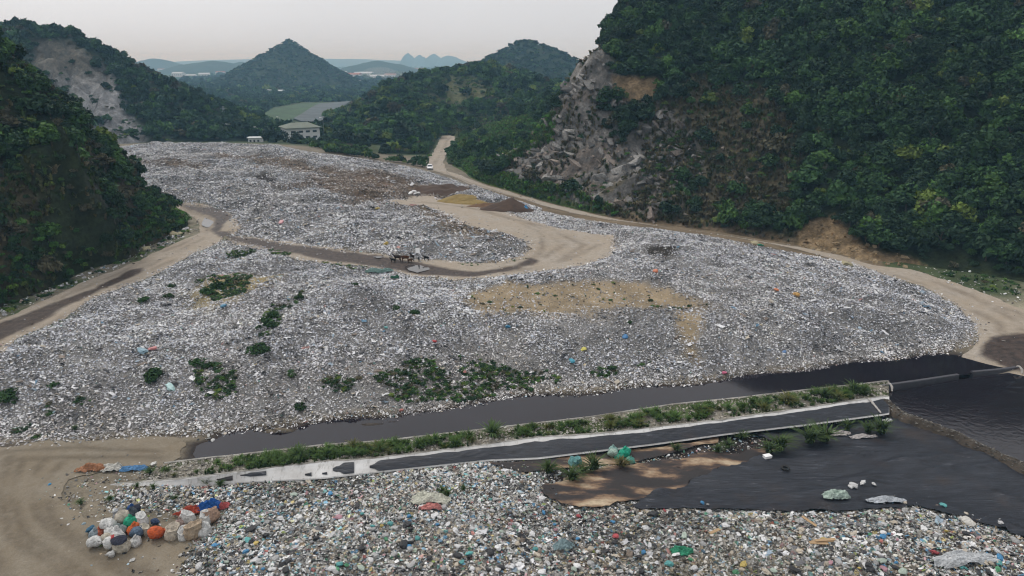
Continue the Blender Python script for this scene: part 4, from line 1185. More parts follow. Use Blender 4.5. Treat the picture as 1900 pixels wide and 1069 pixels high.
def rubbish(name, P, dens, smin, smax, pal, w, holes=(), browns=(), extra_tint=None, shine='trash', lift=.12, mixp=None):
    x, y, z, d = in_region(P, dens)
    keep = np.ones(len(x), bool)
    for H, p in holes:
        h = smooth(-1.2, 1.2, inside(x, y, H) + (fbm(x / 1.5, y / 1.5, 3, 60) - .5) * 4)
        keep &= NR.random(len(x)) > h * p
    x, y, z = x[keep], y[keep], z[keep]
    n = len(x)
    ci = NR.choice(len(pal), n, p=w)
    tint = pal[ci] * NR.uniform(.6, 1.2, (n, 1))
    for B in browns:
        b = smooth(-4, 4, inside(x, y, B) + (fbm(x / 4, y / 4, 3, 61) - .5) * 8) > NR.random(n) * 1.02
        tint[b] = PAL_BR[NR.choice(len(PAL_BR), b.sum(), p=W_BR)] * NR.uniform(.7, 1.3, (b.sum(), 1))
    if extra_tint is not None: tint = extra_tint(x, y, z, tint)
    pk = NR.choice(len(TRASH), n, p=TRASH_P if mixp is None else mixp)
    s = smin * (smax / smin) ** (NR.random(n) ** 1.6) * (.72 + .56 * fbm(x / 6, y / 6, 3, 82))
    zone = fbm(x / 5, y / 5, 3, 83)
    dk_ = (zone > .58) & (NR.random(n) < .35); tint[dk_] *= .35
    lt_ = (zone < .42) & (NR.random(n) < .3); tint[lt_] = np.clip(tint[lt_] * 1.7 + .1, 0, .78)
    size = np.column_stack([s * NR.uniform(.8, 1.3, n), s * NR.uniform(.7, 1.1, n), s * NR.uniform(.5, 1.0, n)])
    P3 = np.column_stack([x, y, z + s * NR.uniform(-.05, .35, n)])
    return scatter(name, TRASH, P3, size, np_rot(n, .45), np.clip(tint, 0, .85), pk, M[shine])
def weedy(x, y, t):
    """stained, earthy litter round the weeds"""
    b = np.maximum.reduce([smooth(-3, 3, inside(x, y, B) + (fbm(x / 3, y / 3, 3, 84) - .5) * 7) for B in WEEDB]) * .62
    b = b[:, None] * NR.uniform(.3, 1, (len(x), 1))
    return t * (1 - b) + t * np.array((.62, .52, .38)) * b
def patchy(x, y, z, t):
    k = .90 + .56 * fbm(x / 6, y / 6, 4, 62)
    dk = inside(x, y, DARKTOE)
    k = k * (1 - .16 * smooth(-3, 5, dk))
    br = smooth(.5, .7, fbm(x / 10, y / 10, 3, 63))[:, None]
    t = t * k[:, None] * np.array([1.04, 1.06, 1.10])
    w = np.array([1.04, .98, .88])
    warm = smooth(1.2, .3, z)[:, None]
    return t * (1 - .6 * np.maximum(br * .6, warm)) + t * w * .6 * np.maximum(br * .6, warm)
WEEDB = [poly(q) for q in ([(480, 700), (620, 672), (760, 660), (900, 655), (1050, 690), (1040, 725), (860, 752), (640, 768), (520, 760)], [(340, 690), (400, 660), (460, 690), (470, 740), (400, 760), (350, 735)], [(60, 760), (150, 730), (260, 745), (220, 790), (80, 790)])]
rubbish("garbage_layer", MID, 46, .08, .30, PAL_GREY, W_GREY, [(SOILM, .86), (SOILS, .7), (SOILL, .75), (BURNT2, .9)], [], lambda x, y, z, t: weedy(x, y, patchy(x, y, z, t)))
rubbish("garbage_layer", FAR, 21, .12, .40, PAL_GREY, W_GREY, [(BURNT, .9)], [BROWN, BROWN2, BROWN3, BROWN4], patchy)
# larger torn sheets and bags lying on top of the fine litter
SHEETS = [crumpled_sheet(20), crumpled_sheet(21), crumple(22, 1, .9, (1.3, .9, .35)), crumple(23, 1, .8, (1, 1, .5)), crumpled_sheet(24), crumple(25, 1, .9, (1.6, .7, .3))]
def torn(name, P, dens, smin, smax, pal, w):
    x, y, z, d = in_region(P, dens)
    c = fbm(x / 5, y / 5, 3, 80)
    k = (d > .6) & (NR.random(len(x)) < smooth(.35, .65, c)) & (inside(x, y, SOILM) < 0)
    x, y, z = x[k], y[k], z[k]; n = len(x)
    s = smin * (smax / smin) ** (NR.random(n) ** 1.8)
    scatter(name, SHEETS, np.column_stack([x, y, z + s * .12]), np.column_stack([s * NR.uniform(.8, 1.6, n), s * NR.uniform(.6, 1, n), s * NR.uniform(.35, .8, n)]), np_rot(n, .3), pal[NR.choice(len(pal), n, p=w)] * NR.uniform(.75, 1.15, (n, 1)), NR.integers(0, len(SHEETS), n), M['trash'])
PAL_T = np.array([(.72, .72, .74), (.5, .5, .52), (.04, .04, .045), (.14, .14, .15), (.3, .38, .46), (.45, .40, .33), (.2, .16, .13), (.12, .24, .36), (.40, .22, .2)])
W_T = np.array([.20, .22, .17, .15, .06, .08, .09, .02, .01])
torn("torn_plastic", MID, 1.0, .28, .75, PAL_T, W_T)
torn("torn_plastic", FAR, .5, .4, .95, PAL_T, W_T)
torn("torn_plastic", NEARH, 2.4, .25, .62, PAL_T, W_T)
def ntint(x, y, z, t):
    u, v, _ = project(x, y, z)
    k = .78 + .6 * fbm(x / 4, y / 4, 4, 64)
    br = smooth(.52, .68, fbm(x / 3, y / 3, 3, 85))[:, None] * NR.uniform(0, .8, (len(x), 1))
    t = t * (1 - br) + t * np.array((.62, .5, .36)) * br
    d = smooth(-60, 60, inside(u, v, [(1150, 1100), (1180, 1020), (1300, 1000), (1500, 1010), (1620, 1040), (1640, 1100)])) * .5
    t = t * k[:, None]
    return t * (1 - d[:, None]) + np.array((.12, .105, .07)) * d[:, None]
rubbish("garbage_layer", NEARH, 85, .08, .33, PAL_COL, W_COL, [], [], ntint, mixp=np.array([.07, .12, .01, .23, .19, .05, .13, .17, .03]))
rubbish("scattered_litter", NEARS, 9, .07, .32, PAL_COL, W_COL)
rubbish("scattered_litter", poly([(110, 960), (200, 945), (420, 935), (430, 990), (360, 1020), (330, 1060), (220, 1050), (150, 1020)]), 5, .06, .3, PAL_COL, W_COL)
STRIP2 = poly([(990, 862), (1100, 842), (1170, 846), (1260, 845), (1330, 830), (1420, 805), (1500, 795), (1640, 772), (1660, 770), (1560, 790), (1480, 815), (1380, 830), (1280, 850), (1180, 862), (1100, 878), (1040, 890), (985, 900)])
rubbish("scattered_litter", STRIP2, 14, .10, .4, PAL_COL, W_COL)
LINERL = poly([(1290, 940), (1420, 850), (1650, 800), (1900, 940), (1500, 945)])
rubbish("scattered_litter", LINERL, .12, .12, .4, PAL_COL[:3], np.array([.6, .3, .1]))
VERGE = poly([(0, 590), (98, 545), (164, 515), (259, 480), (327, 447), (365, 428), (350, 425), (300, 440), (240, 475), (150, 508), (60, 545), (0, 570)])
rubbish("scattered_litter", VERGE, 2.0, .15, .7, PAL_GREY, W_GREY)
rubbish("scattered_litter", poly([(1690, 495), (1800, 505), (1900, 525), (1960, 570), (1880, 560), (1760, 520)]), .9, .15, .5, PAL_COL[:4], np.array([.4, .3, .2, .1]))
rubbish("scattered_litter", poly([(345, 824), (500, 800), (640, 775), (900, 745), (1250, 716), (1250, 709), (900, 738), (640, 768), (500, 788), (330, 800)], 0), 2.2, .1, .4, PAL_COL, W_COL)
rubbish("scattered_litter", poly([(0, 830), (330, 815), (330, 870), (180, 890), (0, 900)]), .35, .06, .25, PAL_COL[:5], np.array([.3, .2, .2, .15, .15]))
for RD, dn in ((ROAD_L, .5), (ROAD_M, .55), (ROAD_R, .4)):
    x, y, z, d = in_region(RD, dn * 3)
    k = NR.random(len(x)) < .15 + .85 * np.exp(-np.clip(d, 0, 9) / .8); x, y, z = x[k], y[k], z[k]; n = len(x); s = .06 * 5.5 ** (NR.random(n) ** 1.8)
    scatter("road_litter", TRASH[:7], np.column_stack([x, y, z + .06 + s * .2]), np.column_stack([s * 1.2, s, s * .7]), np_rot(n, .3), np.concatenate([PAL_GREY[:5], PAL_BR])[NR.integers(0, 11, n)] * NR.uniform(.6, 1.1, (n, 1)), NR.integers(0, 7, n), M['trash'])
# rubble and litter on the canal bank and the pond bank (laid on those surfaces)
def on_mesh(o, name, n, smin, smax, pal, w, vrange=(0, 1), variants=TRASH):
    me = o.data
    co = np.array([v.co[:] for v in me.vertices])
    f = NR.integers(0, len(me.polygons), n)
    pv = np.array([list(p.vertices)[:4] for p in me.polygons])[f]
    wts = NR.random((n, 4)); wts /= wts.sum(1, keepdims=True)
    P = (co[pv] * wts[..., None]).sum(1)
    k = in_view(P[:, 0], P[:, 1], P[:, 2]); P = P[k]; n = len(P)
    s = smin * (smax / smin) ** NR.random(n)
    return scatter(name, variants, P + np.column_stack([0 * s, 0 * s, s * .2]), np.column_stack([s, s * .9, s * .75]), np_rot(n, .4), pal[NR.choice(len(pal), n, p=w)] * NR.uniform(.75, 1.2, (n, 1)), NR.integers(0, len(variants), n), M['trash'])
PAL_RUB = np.array([(.4, .37, .32), (.3, .28, .24), (.2, .18, .15), (.5, .48, .45), (.1, .09, .08)]); W_RUB = np.array([.3, .28, .2, .12, .1])
on_mesh(berm, "bank_rubble", 7000, .08, .3, PAL_RUB, W_RUB)
on_mesh(bank, "bank_rubble", 1100, .06, .26, PAL_RUB * .4, W_RUB)

# ------------------------------------------------------------------ vegetation
CROWN_N = [crown(500 + i, 520, .30, .85 + .1 * (i % 3)) for i in range(6)]
CROWN_F = [crown(520 + i, 130, .55, .8, 8) for i in range(4)]
SHRUB = [crown(540 + i, 150, .34, .6, 7) for i in range(4)]
TUFT = [tuft(560 + i, 120, 1.0, 1.15, .035) for i in range(4)]
TUFTS = [tuft(570 + i, 26, 1.0, .8, .08) for i in range(3)]
G_DARK, G_MID, G_LIGHT, G_YEL, G_BRN = [np.array(c) for c in ((.019, .042, .019), (.030, .068, .022), (.055, .115, .026), (.105, .150, .032), (.075, .07, .042))]
def greens(n, w=(.42, .36, .14, .04, .04)):
    pal = np.array([G_DARK, G_MID, G_LIGHT, G_YEL, G_BRN])
    return pal[NR.choice(5, n, p=np.array(w) / sum(w))] * NR.uniform(.75, 1.25, (n, 1))
def hill_points(zf, box, per_m2, dens=None, above_floor=True, m=60):
    x0, x1, y0, y1 = box
    n = int((x1 - x0) * (y1 - y0) * per_m2 * 2)
    x, y = NR.uniform(x0, x1, n), NR.uniform(y0, y1, n)
    z = zf(x, y)
    e = .8
    gx = (zf(x + e, y) - z) / e; gy = (zf(x, y + e) - z) / e
    sl = np.sqrt(gx ** 2 + gy ** 2)
    k = NR.random(n) < np.minimum(1, np.sqrt(1 + sl ** 2) / 2)
    k &= in_view(x, y, z, m)
    if above_floor:
        k &= z > np.where(y < 328, floor_z(x, np.minimum(y, 327)), -2.0) + (1.3 if per_m2 in (.30, .24) else .25)
    k &= road_gap(x, y) > .8
    # the far side, out of sight behind its own ridge, needs fewer trees
    if dens is not None:
        u, v, _ = project(x, y, z)
        k &= NR.random(n) < dens(u, v, x, y, z)
    return x[k], y[k], z[k], sl[k]
def hidden(zf, x, y, z, h):
    """True where the hill itself stands between the camera and the point"""
    out = np.zeros(len(x), bool)
    for t in np.linspace(.72, .985, 26):
        zz = CAM_H + (z + h - CAM_H) * t
        out |= zf(x * t, y * t) > zz + .6
    return out
def noisy(P, u, v, x, y, w=16, s=6.0):
    return smooth(-w, w, inside(u, v, P) + (fbm(x / s, y / s, 3, 66) - .5) * 2.6 * w)

POCKET = [(1112, 200), (1150, 178), (1215, 195), (1190, 240), (1150, 262), (1115, 235)]
trees_single = []       # (x, y, z, r, tint)
def forest(name, zf, box, per_m2, rmin, rmax, dens, variants, w=(.42, .36, .14, .04, .04), single=0, above=True, tall=1.0, tintf=None):
    x, y, z, sl = hill_points(zf, box, per_m2, dens, above)
    n = len(x)
    r = rmin + (rmax - rmin) * NR.random(n) ** 1.5
    em = NR.random(n) < (.05 if per_m2 > .15 and name == 'forest' else 0); r = np.where(em, r * 1.2, r); z = np.where(em, z + r * .12, z)
    t = greens(n, w)
    pn = fbm(x / 14, y / 14, 3, 67)
    t = t * (.7 + .6 * pn)[:, None]
    if tintf: t = tintf(x, y, z, t)
    if single:
        hid = hidden(zf, x, y, z, r)
        u, v, d = project(x, y, z + r)
        ok = (~hid) & (u > 5) & (u < 1895) & (v > 5)
        order = np.argsort(np.where(ok, -r / d, 1e9))[:single]
        order = order[ok[order]]
        for i in order: trees_single.append((x[i], y[i], z[i], r[i], t[i], name))
        kk = np.ones(n, bool); kk[order] = False
        x, y, z, r, t = x[kk], y[kk], z[kk], r[kk], t[kk]; n = len(x)
    P = np.column_stack([x, y, z + r * .55 * tall])
    size = np.column_stack([r * NR.uniform(.85, 1.15, n), r * NR.uniform(.85, 1.15, n), r * NR.uniform(.8, 1.25, n) * tall])
    return scatter(name, variants, P, size, np.column_stack([NR.normal(0, .12, n), NR.normal(0, .12, n), NR.uniform(0, 6.28, n)]), t, NR.integers(0, len(variants), n), M['leaf'])
NOTREE_R = lambda u, v, x, y: np.maximum.reduce([noisy(ROCKP, u, v, x, y), noisy(OCHREP, u, v, x, y, 5), noisy(SCARP, u, v, x, y, 6), .93 * noisy(DRYP, u, v, x, y, 22), .97 * noisy(GRASSP, u, v, x, y, 6), noisy(FOOTP, u, v, x, y, 8)])
forest("forest", zR, boxR, .30, 1.15, 2.9, lambda u, v, x, y, z: np.maximum(1 - NOTREE_R(u, v, x, y), .9 * noisy(POCKET, u, v, x, y, 8)), CROWN_N, (.46, .36, .12, .03, .03), single=200)
forest("undergrowth", zR, boxR, .32, .6, 1.4, lambda u, v, x, y, z: (1 - NOTREE_R(u, v, x, y)) * .6, SHRUB, (.3, .36, .24, .07, .03))
forest("scrub", zR, boxR, .8, .35, 1.1, lambda u, v, x, y, z: np.clip(noisy(DRYP, u, v, x, y, 20) * .75 * smooth(.35, .6, fbm(x / 7, y / 7, 3, 68)) + .20 * noisy(ROCKP, u, v, x, y, 10) * smooth(.56, .46, fbm(x / 5, y / 5, 3, 69)), 0, 1), SHRUB, (.1, .2, .14, .06, .5))
forest("roadside_bushes", zR, boxR, .6, .45, 1.1, lambda u, v, x, y, z: noisy(GRASSP, u, v, x, y, 4) * .9, SHRUB, (.08, .35, .45, .1, .02), tintf=lambda x, y, z, t: t * np.array((1.5, 1.9, 1.1)))
def grassy(name, zf, box, per, dens, hmin, hmax, pal, variants=TUFTS):
    x, y, z, _ = hill_points(zf, box, per, dens)
    n = len(x); h = NR.uniform(hmin, hmax, n)
    scatter(name, variants, np.column_stack([x, y, z - .05]), np.column_stack([h, h, h]), np.column_stack([0 * h, 0 * h, NR.uniform(0, 6.28, n)]), pal[NR.integers(0, len(pal), n)] * NR.uniform(.7, 1.3, (n, 1)), NR.integers(0, len(variants), n), M['grass'])
PAL_DRY = np.array([(.11, .10, .05), (.08, .085, .04), (.14, .12, .07), (.06, .08, .03), (.09, .075, .05)])
PAL_GRS = np.array([(.05, .09, .025), (.07, .11, .03), (.04, .07, .022), (.1, .11, .04)])
grassy("roadside_grass", zR, boxR, 3.2, lambda u, v, x, y, z: noisy(GRASSP, u, v, x, y, 4), .7, 1.6, np.array([(.065, .13, .03), (.085, .155, .038), (.055, .105, .026), (.11, .14, .045)]))
grassy("dry_grass", zR, boxR, 1.6, lambda u, v, x, y, z: np.clip(.45 * noisy(FOOTP, u, v, x, y, 6) + noisy(DRYP, u, v, x, y, 14) * .8 + .5 * noisy(ROCKP, u, v, x, y) * smooth(.56, .46, fbm(x / 5, y / 5, 3, 72)), 0, 1), .6, 1.5, PAL_DRY)

# broken rock on the cliff and its talus
def rock_shape_mesh(i):
    import bmesh
    bm = bmesh.new(); rr_ = np.random.default_rng(950 + i)
    for k in range(14):
        d = rr_.normal(size=3); d /= np.linalg.norm(d); bm.verts.new(d * rr_.uniform(.6, 1.2) * np.array((1.2, .8, .8)))
    bmesh.ops.convex_hull(bm, input=bm.verts[:]); bm.verts.ensure_lookup_table(); bm.verts.index_update()
    lone = [v for v in bm.verts if not v.link_faces]
    bmesh.ops.delete(bm, geom=lone, context='VERTS'); bm.verts.ensure_lookup_table(); bm.verts.index_update()
    q = np.array([v.co[:] for v in bm.verts]); F = [tuple(v.index for v in f.verts) for f in bm.faces]; bm.free()
    return q, F
ROCKV = [rock_shape_mesh(i) for i in range(6)]
def rocks(zf, box, per, dens, smin, smax, tone, name="broken_rock"):
    x, y, z, sl = hill_points(zf, box, per, dens)
    n = len(x); s = smin * (smax / smin) ** (NR.random(n) ** 2)
    t = np.array(tone) * NR.uniform(.45, 1.3, (n, 1)) * np.where(NR.random((n, 1)) < .25, np.array((1.05, .93, .85)), 1.0)
    scatter(name, ROCKV, np.column_stack([x, y, z]), np.column_stack([s * NR.uniform(1, 1.9, n), s, s * NR.uniform(.5, .9, n)]), np.column_stack([NR.normal(.5, .3, n), NR.normal(.3, .3, n), NR.normal(.7, .5, n)]), t, NR.integers(0, 6, n), M['rockp'])
def block_mesh(i):
    q, F = box_v(-1, 1, -.6, .6, -.7, .7)
    r = np.random.default_rng(970 + i); q = np.array(q) * (1 + r.uniform(-.32, .22, (8, 3)))
    return q, F
BLOCKS = [block_mesh(i) for i in range(6)]
x, y, z, sl = hill_points(zR, boxR, .5, lambda u, v, x, y, z: noisy(ROCKP, u, v, x, y, 7) * smooth(.40, .54, fbm(x / 6, y / 6 + z / 8, 3, 171)) * (1 - .9 * noisy(POCKET, u, v, x, y, 6)))
n = len(x); s = .45 * 5.0 ** (NR.random(n) ** 1.6)
t = np.array((.215, .205, .195)) * (.40 + 1.0 * NR.random((n, 1)) ** 1.3) * np.where(fbm(x / 7, y / 7 + z / 5, 3, 172)[:, None] > .58, np.array((1.06, .94, .86)), 1.0)
scatter("cliff_rock", ROCKV, np.column_stack([x, y, z - .35 * s]), np.column_stack([s * NR.uniform(.9, 1.9, n), s * NR.uniform(.5, .9, n), s * NR.uniform(.6, 1.1, n)]), np.column_stack([NR.normal(.55, .14, n), NR.normal(-.35, .14, n), NR.normal(1.9, .22, n)]), t, NR.integers(0, 6, n), M['rockp'])
rocks(zR, boxR, .5, lambda u, v, x, y, z: noisy(ROCKP, u, v, x, y, 10) * smooth(.45, .6, fbm(x / 6, y / 6 + z / 6, 3, 170)) * smooth(215, 290, v), .3, 1.7, (.27, .26, .245))
rocks(zR, boxR, .12, lambda u, v, x, y, z: noisy([(1200, 200), (1330, 230), (1400, 330), (1330, 400), (1240, 400), (1180, 330)], u, v, x, y, 14), .25, .9, (.22, .21, .195))
rocks(zR, boxR, 1.2, lambda u, v, x, y, z: .7 * noisy(SCARP, u, v, x, y, 6), .12, .5, (.33, .24, .14))

GRASSL = [(-60, 330), (60, 300), (150, 290), (200, 330), (190, 400), (120, 420), (40, 440), (-60, 470)]
forest("forest", zL, boxL, .24, .8, 2.5, lambda u, v, x, y, z: (1 - .9 * noisy(GRASSL, u, v, x, y, 25)) * (.35 + .65 * smooth(.38, .55, fbm(x / 9, y / 9, 3, 81))), CROWN_N, (.36, .36, .14, .05, .09), single=75)
forest("undergrowth", zL, boxL, .6, .45, 1.1, lambda u, v, x, y, z: np.full(u.shape, .7), SHRUB, (.26, .36, .18, .07, .13))
forest("roadside_bushes", zL, boxL, .7, .45, 1.15, lambda u, v, x, y, z: smooth(11, 6, z + 3 * (fbm(x / 6, y / 6, 3, 79) - .5)) * .9, SHRUB, (.1, .4, .38, .1, .02), tintf=lambda x, y, z, t: t * np.array((1.0, 1.2, .85)))
grassy("roadside_grass", zL, boxL, 1.6, lambda u, v, x, y, z: smooth(10, 5.5, z), .6, 1.3, PAL_GRS)
grassy("dry_grass", zL, boxL, 1.4, lambda u, v, x, y, z: np.clip(noisy(GRASSL, u, v, x, y, 25) * .9 + .12, 0, 1), .6, 1.4, np.concatenate([PAL_DRY, PAL_GRS]))
rocks(zQ, boxQ, .05, lambda u, v, x, y, z: noisy([(150, 215), (240, 215), (280, 262), (200, 272), (160, 240)], u, v, x, y, 10) * .8, .4, 1.4, (.27, .275, .28))
forest("forest", zQ, boxQ, .085, 1.6, 3.8, lambda u, v, x, y, z: 1 - .97 * noisy(QUARRY, u, v, x, y, 14), CROWN_F, (.55, .33, .06, .02, .04))
forest("undergrowth", zQ, boxQ, .12, .8, 1.8, lambda u, v, x, y, z: 1 - .85 * noisy(QUARRY, u, v, x, y, 14), SHRUB, (.4, .35, .12, .03, .1))
forest("forest", zM, boxM, .075, 1.5, 4.2, lambda u, v, x, y, z: (1 - .93 * noisy(CLEAR, u, v, x, y, 10)) * (1 - .96 * noisy(CLEAR2, u, v, x, y, 8)) * (.25 + .75 * smooth(.36, .52, fbm(x / 16, y / 16, 3, 73))), CROWN_F, (.22, .38, .30, .07, .03))
forest("undergrowth", zM, boxM, .26, .7, 1.8, lambda u, v, x, y, z: (1 - .75 * noisy(CLEAR, u, v, x, y, 10)) * (1 - .8 * noisy(CLEAR2, u, v, x, y, 8)), SHRUB, (.12, .36, .36, .12, .04))
grassy("dry_grass", zM, boxM, .8, lambda u, v, x, y, z: noisy(CLEAR2, u, v, x, y, 8), .7, 1.5, np.concatenate([PAL_DRY, PAL_GRS]))
def d_forest(zf, box, per, rmin, rmax, blue=1.0):  # blue: distance haze put into the leaf colour of far hills
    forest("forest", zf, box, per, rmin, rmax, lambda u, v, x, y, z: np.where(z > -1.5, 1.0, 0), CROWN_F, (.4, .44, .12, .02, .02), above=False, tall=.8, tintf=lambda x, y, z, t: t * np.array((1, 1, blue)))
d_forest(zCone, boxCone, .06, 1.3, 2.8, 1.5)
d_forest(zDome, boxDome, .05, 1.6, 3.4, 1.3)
d_forest(zKnoll, boxKnoll, .05, 2.0, 4.0)
# trees on the flat land between the hills and out on the plain
def flat_trees(name, x, y, z, rmin, rmax, variants=CROWN_F, w=(.5, .36, .1, .02, .02)):
    n = len(x); r = NR.uniform(rmin, rmax, n)
    scatter(name, variants, np.column_stack([x, y, z + r * .5]), np.column_stack([r, r, r * NR.uniform(.8, 1.3, n)]), np.column_stack([0 * r, 0 * r, NR.uniform(0, 6.28, n)]), greens(n, w), NR.integers(0, len(variants), n), M['leaf'])
BAND = [(400, 196), (450, 176), (560, 166), (660, 163), (720, 160), (650, 190), (600, 191), (560, 191), (500, 205), (470, 232)]
def plain_px(Pz, n, z=-2.2):
    P = np.array(Pz, float)
    u, v = NR.uniform(P[:, 0].min(), P[:, 0].max(), n), NR.uniform(P[:, 1].min(), P[:, 1].max(), n)
    k = inside(u, v, P) > 0
    x, y = atz(u[k], v[k], z)
    return x, y
x, y = plain_px(BAND, 4200); flat_trees("forest", x, y, np.full(len(x), -2.2), 2.0, 4.6)
x, y = plain_px([(230, 170), (480, 128), (760, 122), (860, 124), (860, 150), (640, 168), (480, 180), (300, 190)], 5200); flat_trees("forest", x, y, np.full(len(x), -2.2), 3.0, 8.0)
VAL = poly([(400, 262), (440, 246), (480, 236), (530, 236), (600, 236), (640, 256), (700, 297), (640, 288), (600, 280), (540, 262), (480, 262)])
def region_pts(P, per):
    x0, y0 = P.min(0); x1, y1 = P.max(0); n = int((x1 - x0) * (y1 - y0) * per)
    x, y = NR.uniform(x0, x1, n), NR.uniform(y0, y1, n); k = inside(x, y, P) > 0
    return x[k], y[k]
x, y = region_pts(VAL, .10); k = ~((x > -112) & (x < -84) & (y > 296) & (y < 350)) & ~((x > -135) & (x < -114) & (y > 285) & (y < 322)); x, y = x[k], y[k]
flat_trees("undergrowth", x, y, floor_z(x, np.minimum(y, 327)), .8, 1.9, SHRUB, (.2, .4, .3, .06, .04))
x, y = region_pts(poly([(590, 272), (640, 262), (700, 296), (760, 302), (800, 290), (790, 312), (740, 304), (680, 294), (610, 285)]), .16)
flat_trees("undergrowth", x, y, floor_z(x, np.minimum(y, 327)), .9, 2.2, SHRUB, (.3, .4, .22, .05, .03))
# weeds creeping over the heap
def weeds(name, P, per, hmin, hmax, thr=.5, w=(.25, .38, .18, .08, .11), variants=SHRUB[:2] + TUFTS, flatk=.6):
    x, y = region_pts(P, per)
    k = fbm(x / 2.2, y / 2.2, 4, 75) + .12 * smooth(0, 2, inside(x, y, P)) > thr + NR.normal(0, .03, len(x))
    x, y = x[k], y[k]; n = len(x); r = NR.uniform(hmin, hmax, n)
    scatter(name, variants, np.column_stack([x, y, floor_z(x, y) + r * .1]), np.column_stack([r, r, r * flatk]), np.column_stack([0 * r, 0 * r, NR.uniform(0, 6.28, n)]), greens(n, w) * 1.15, NR.integers(0, len(variants), n), M['leaf'])
for P, thr in (([(690, 705), (760, 668), (880, 656), (960, 690), (1040, 690), (1035, 712), (960, 735), (860, 744), (760, 747), (700, 735)], .46),
               ([(1085, 690), (1170, 668), (1225, 668), (1215, 692), (1150, 702), (1090, 702)], .46), ([(360, 690), (400, 668), (440, 690), (445, 730), (400, 742), (365, 725)], .46),
               ([(525, 690), (600, 682), (680, 700), (640, 730), (560, 720)], .58), ([(80, 755), (140, 735), (180, 745), (150, 775), (95, 772)], .55), ([(360, 520), (420, 508), (470, 512), (455, 545), (395, 560)], .5),
               ([(470, 620), (500, 570), (565, 535), (560, 560), (520, 600), (490, 640)], .55), ([(20, 795), (80, 788), (100, 812), (40, 815)], .56), ([(410, 468), (470, 462), (480, 476), (430, 484)], .46), ([(500, 462), (540, 470), (535, 478), (505, 474)], .45)):
    weeds("weeds", poly(P), 11.0, .16, .5, thr)
weeds("weeds", poly([(560, 482), (620, 486), (700, 500), (680, 508), (600, 496)]), 2.0, .2, .5, .5, (.1, .3, .3, .2, .1))
weeds("weeds", poly([(840, 490), (870, 488), (900, 489), (985, 478), (960, 487), (880, 494)]), 3.0, .15, .35, .48, (.1, .3, .3, .2, .1))
weeds("weeds", poly([(1690, 495), (1800, 507), (1900, 528), (1960, 560), (1880, 552), (1760, 518)]), 1.6, .25, .7, .5, (.2, .4, .3, .05, .05))
weeds("weeds", VERGE, .7, .3, .8, .55, (.3, .3, .2, .15, .05))
weeds("weeds", SOILM, .25, .2, .5, .55, (.2, .4, .2, .15, .05))

# thick grass along the canal bank, between the single tufts
me = berm.data
co = np.array([v.co[:] for v in me.vertices])
u_b = project(co[:, 0], co[:, 1], co[:, 2])[0]
GSEG = [(460, 720, 1.3), (690, 885, 1.0), (960, 1090, .7), (1120, 1260, .8), (1275, 1330, .5), (1355, 1425, .6), (1440, 1480, .4), (1495, 1610, .7), (380, 470, .3)]
n = 9000
i = NR.integers(0, len(co), n)
P = co[i] + np.column_stack([NR.normal(0, .15, n), NR.normal(0, .06, n), np.full(n, -.03)])
ub_ = project(P[:, 0], P[:, 1], P[:, 2])[0]
pr = np.zeros(n)
for a, b, p in GSEG: pr = np.maximum(pr, p * smooth(a - 10, a + 8, ub_) * smooth(b + 10, b - 8, ub_))
w_ = np.interp(ub_, WALL[:, 0], WALL[:, 1]); t_ = np.interp(ub_, LTOP[:, 0], LTOP[:, 1])
sv = (project(P[:, 0], P[:, 1], P[:, 2])[1] - w_) / (t_ - w_)
pr *= smooth(.12, .4, sv) * smooth(1.02, .8, sv)
k = NR.random(n) < pr * .8 * smooth(.42, .6, fbm(P[:, 0] / 1.5, P[:, 1] / 1.0, 3, 78))
P = P[k]; n = len(P); h = NR.uniform(.22, .55, n)
PB = np.array([(.05, .09, .024), (.065, .115, .03), (.038, .07, .02), (.10, .115, .036)])
scatter("bank_grass", TUFTS, P, np.column_stack([h * 1.1, h * 1.1, h]), np.column_stack([0 * h, 0 * h, NR.uniform(0, 6.28, n)]), PB[NR.choice(4, n, p=[.4, .25, .25, .1])] * NR.uniform(.7, 1.2, (n, 1)), NR.integers(0, 3, n), M['grass'])
# ================================================================== SINGLE THINGS
# ---- trees of the two near hills, one object each
crown_me, trunk_me = [], []
for i, (V, F, T) in enumerate(CROWN_N):
    o, used = fast_mesh("crown", V, F, M['leaf'], False); set_f(o.data, T[used], "leaf")
    crown_me.append(o.data); bpy.data.objects.remove(o)
    r = np.random.default_rng(600 + i)
    parts = [tube([(0, 0, -.9), (.02, .01, -.5), (.03 * i % .1, -.03, -.1), (.02, .02, .3)], [.07, .055, .045, .02], 6)]
    for k in range(4):
        a = k * 1.6 + i; parts.append(tube([(.02, 0, -.35 + .1 * k), (.25 * math.cos(a), .25 * math.sin(a), -.05 + .1 * k), (.5 * math.cos(a), .5 * math.sin(a), .2 + .08 * k)], [.035, .025, .01], 5))
    o = mesh_obj("trunk", *merge(*parts), M['bark']); trunk_me.append(o.data); bpy.data.objects.remove(o)
def tree(x, y, z, r, tint, label, group=None, k=None, tall=1.0):
    k = R.randrange(len(crown_me)) if k is None else k
    t = empty("tree", (x, y, z)); tag(t, label, "tree", group)
    rz = R.uniform(0, 6.28); s = (r * R.uniform(.9, 1.1), r * R.uniform(.9, 1.1), r * R.uniform(.85, 1.2) * tall)
    inst("crown", crown_me[k], (0, 0, r * .55 * tall), (0, 0, rz), s, tint, t)
    inst("trunk", trunk_me[k], (0, 0, r * .55 * tall), (0, 0, rz), s, None, t)
    return t
names_c = {0: "dark green", 1: "mid green", 2: "light green"}
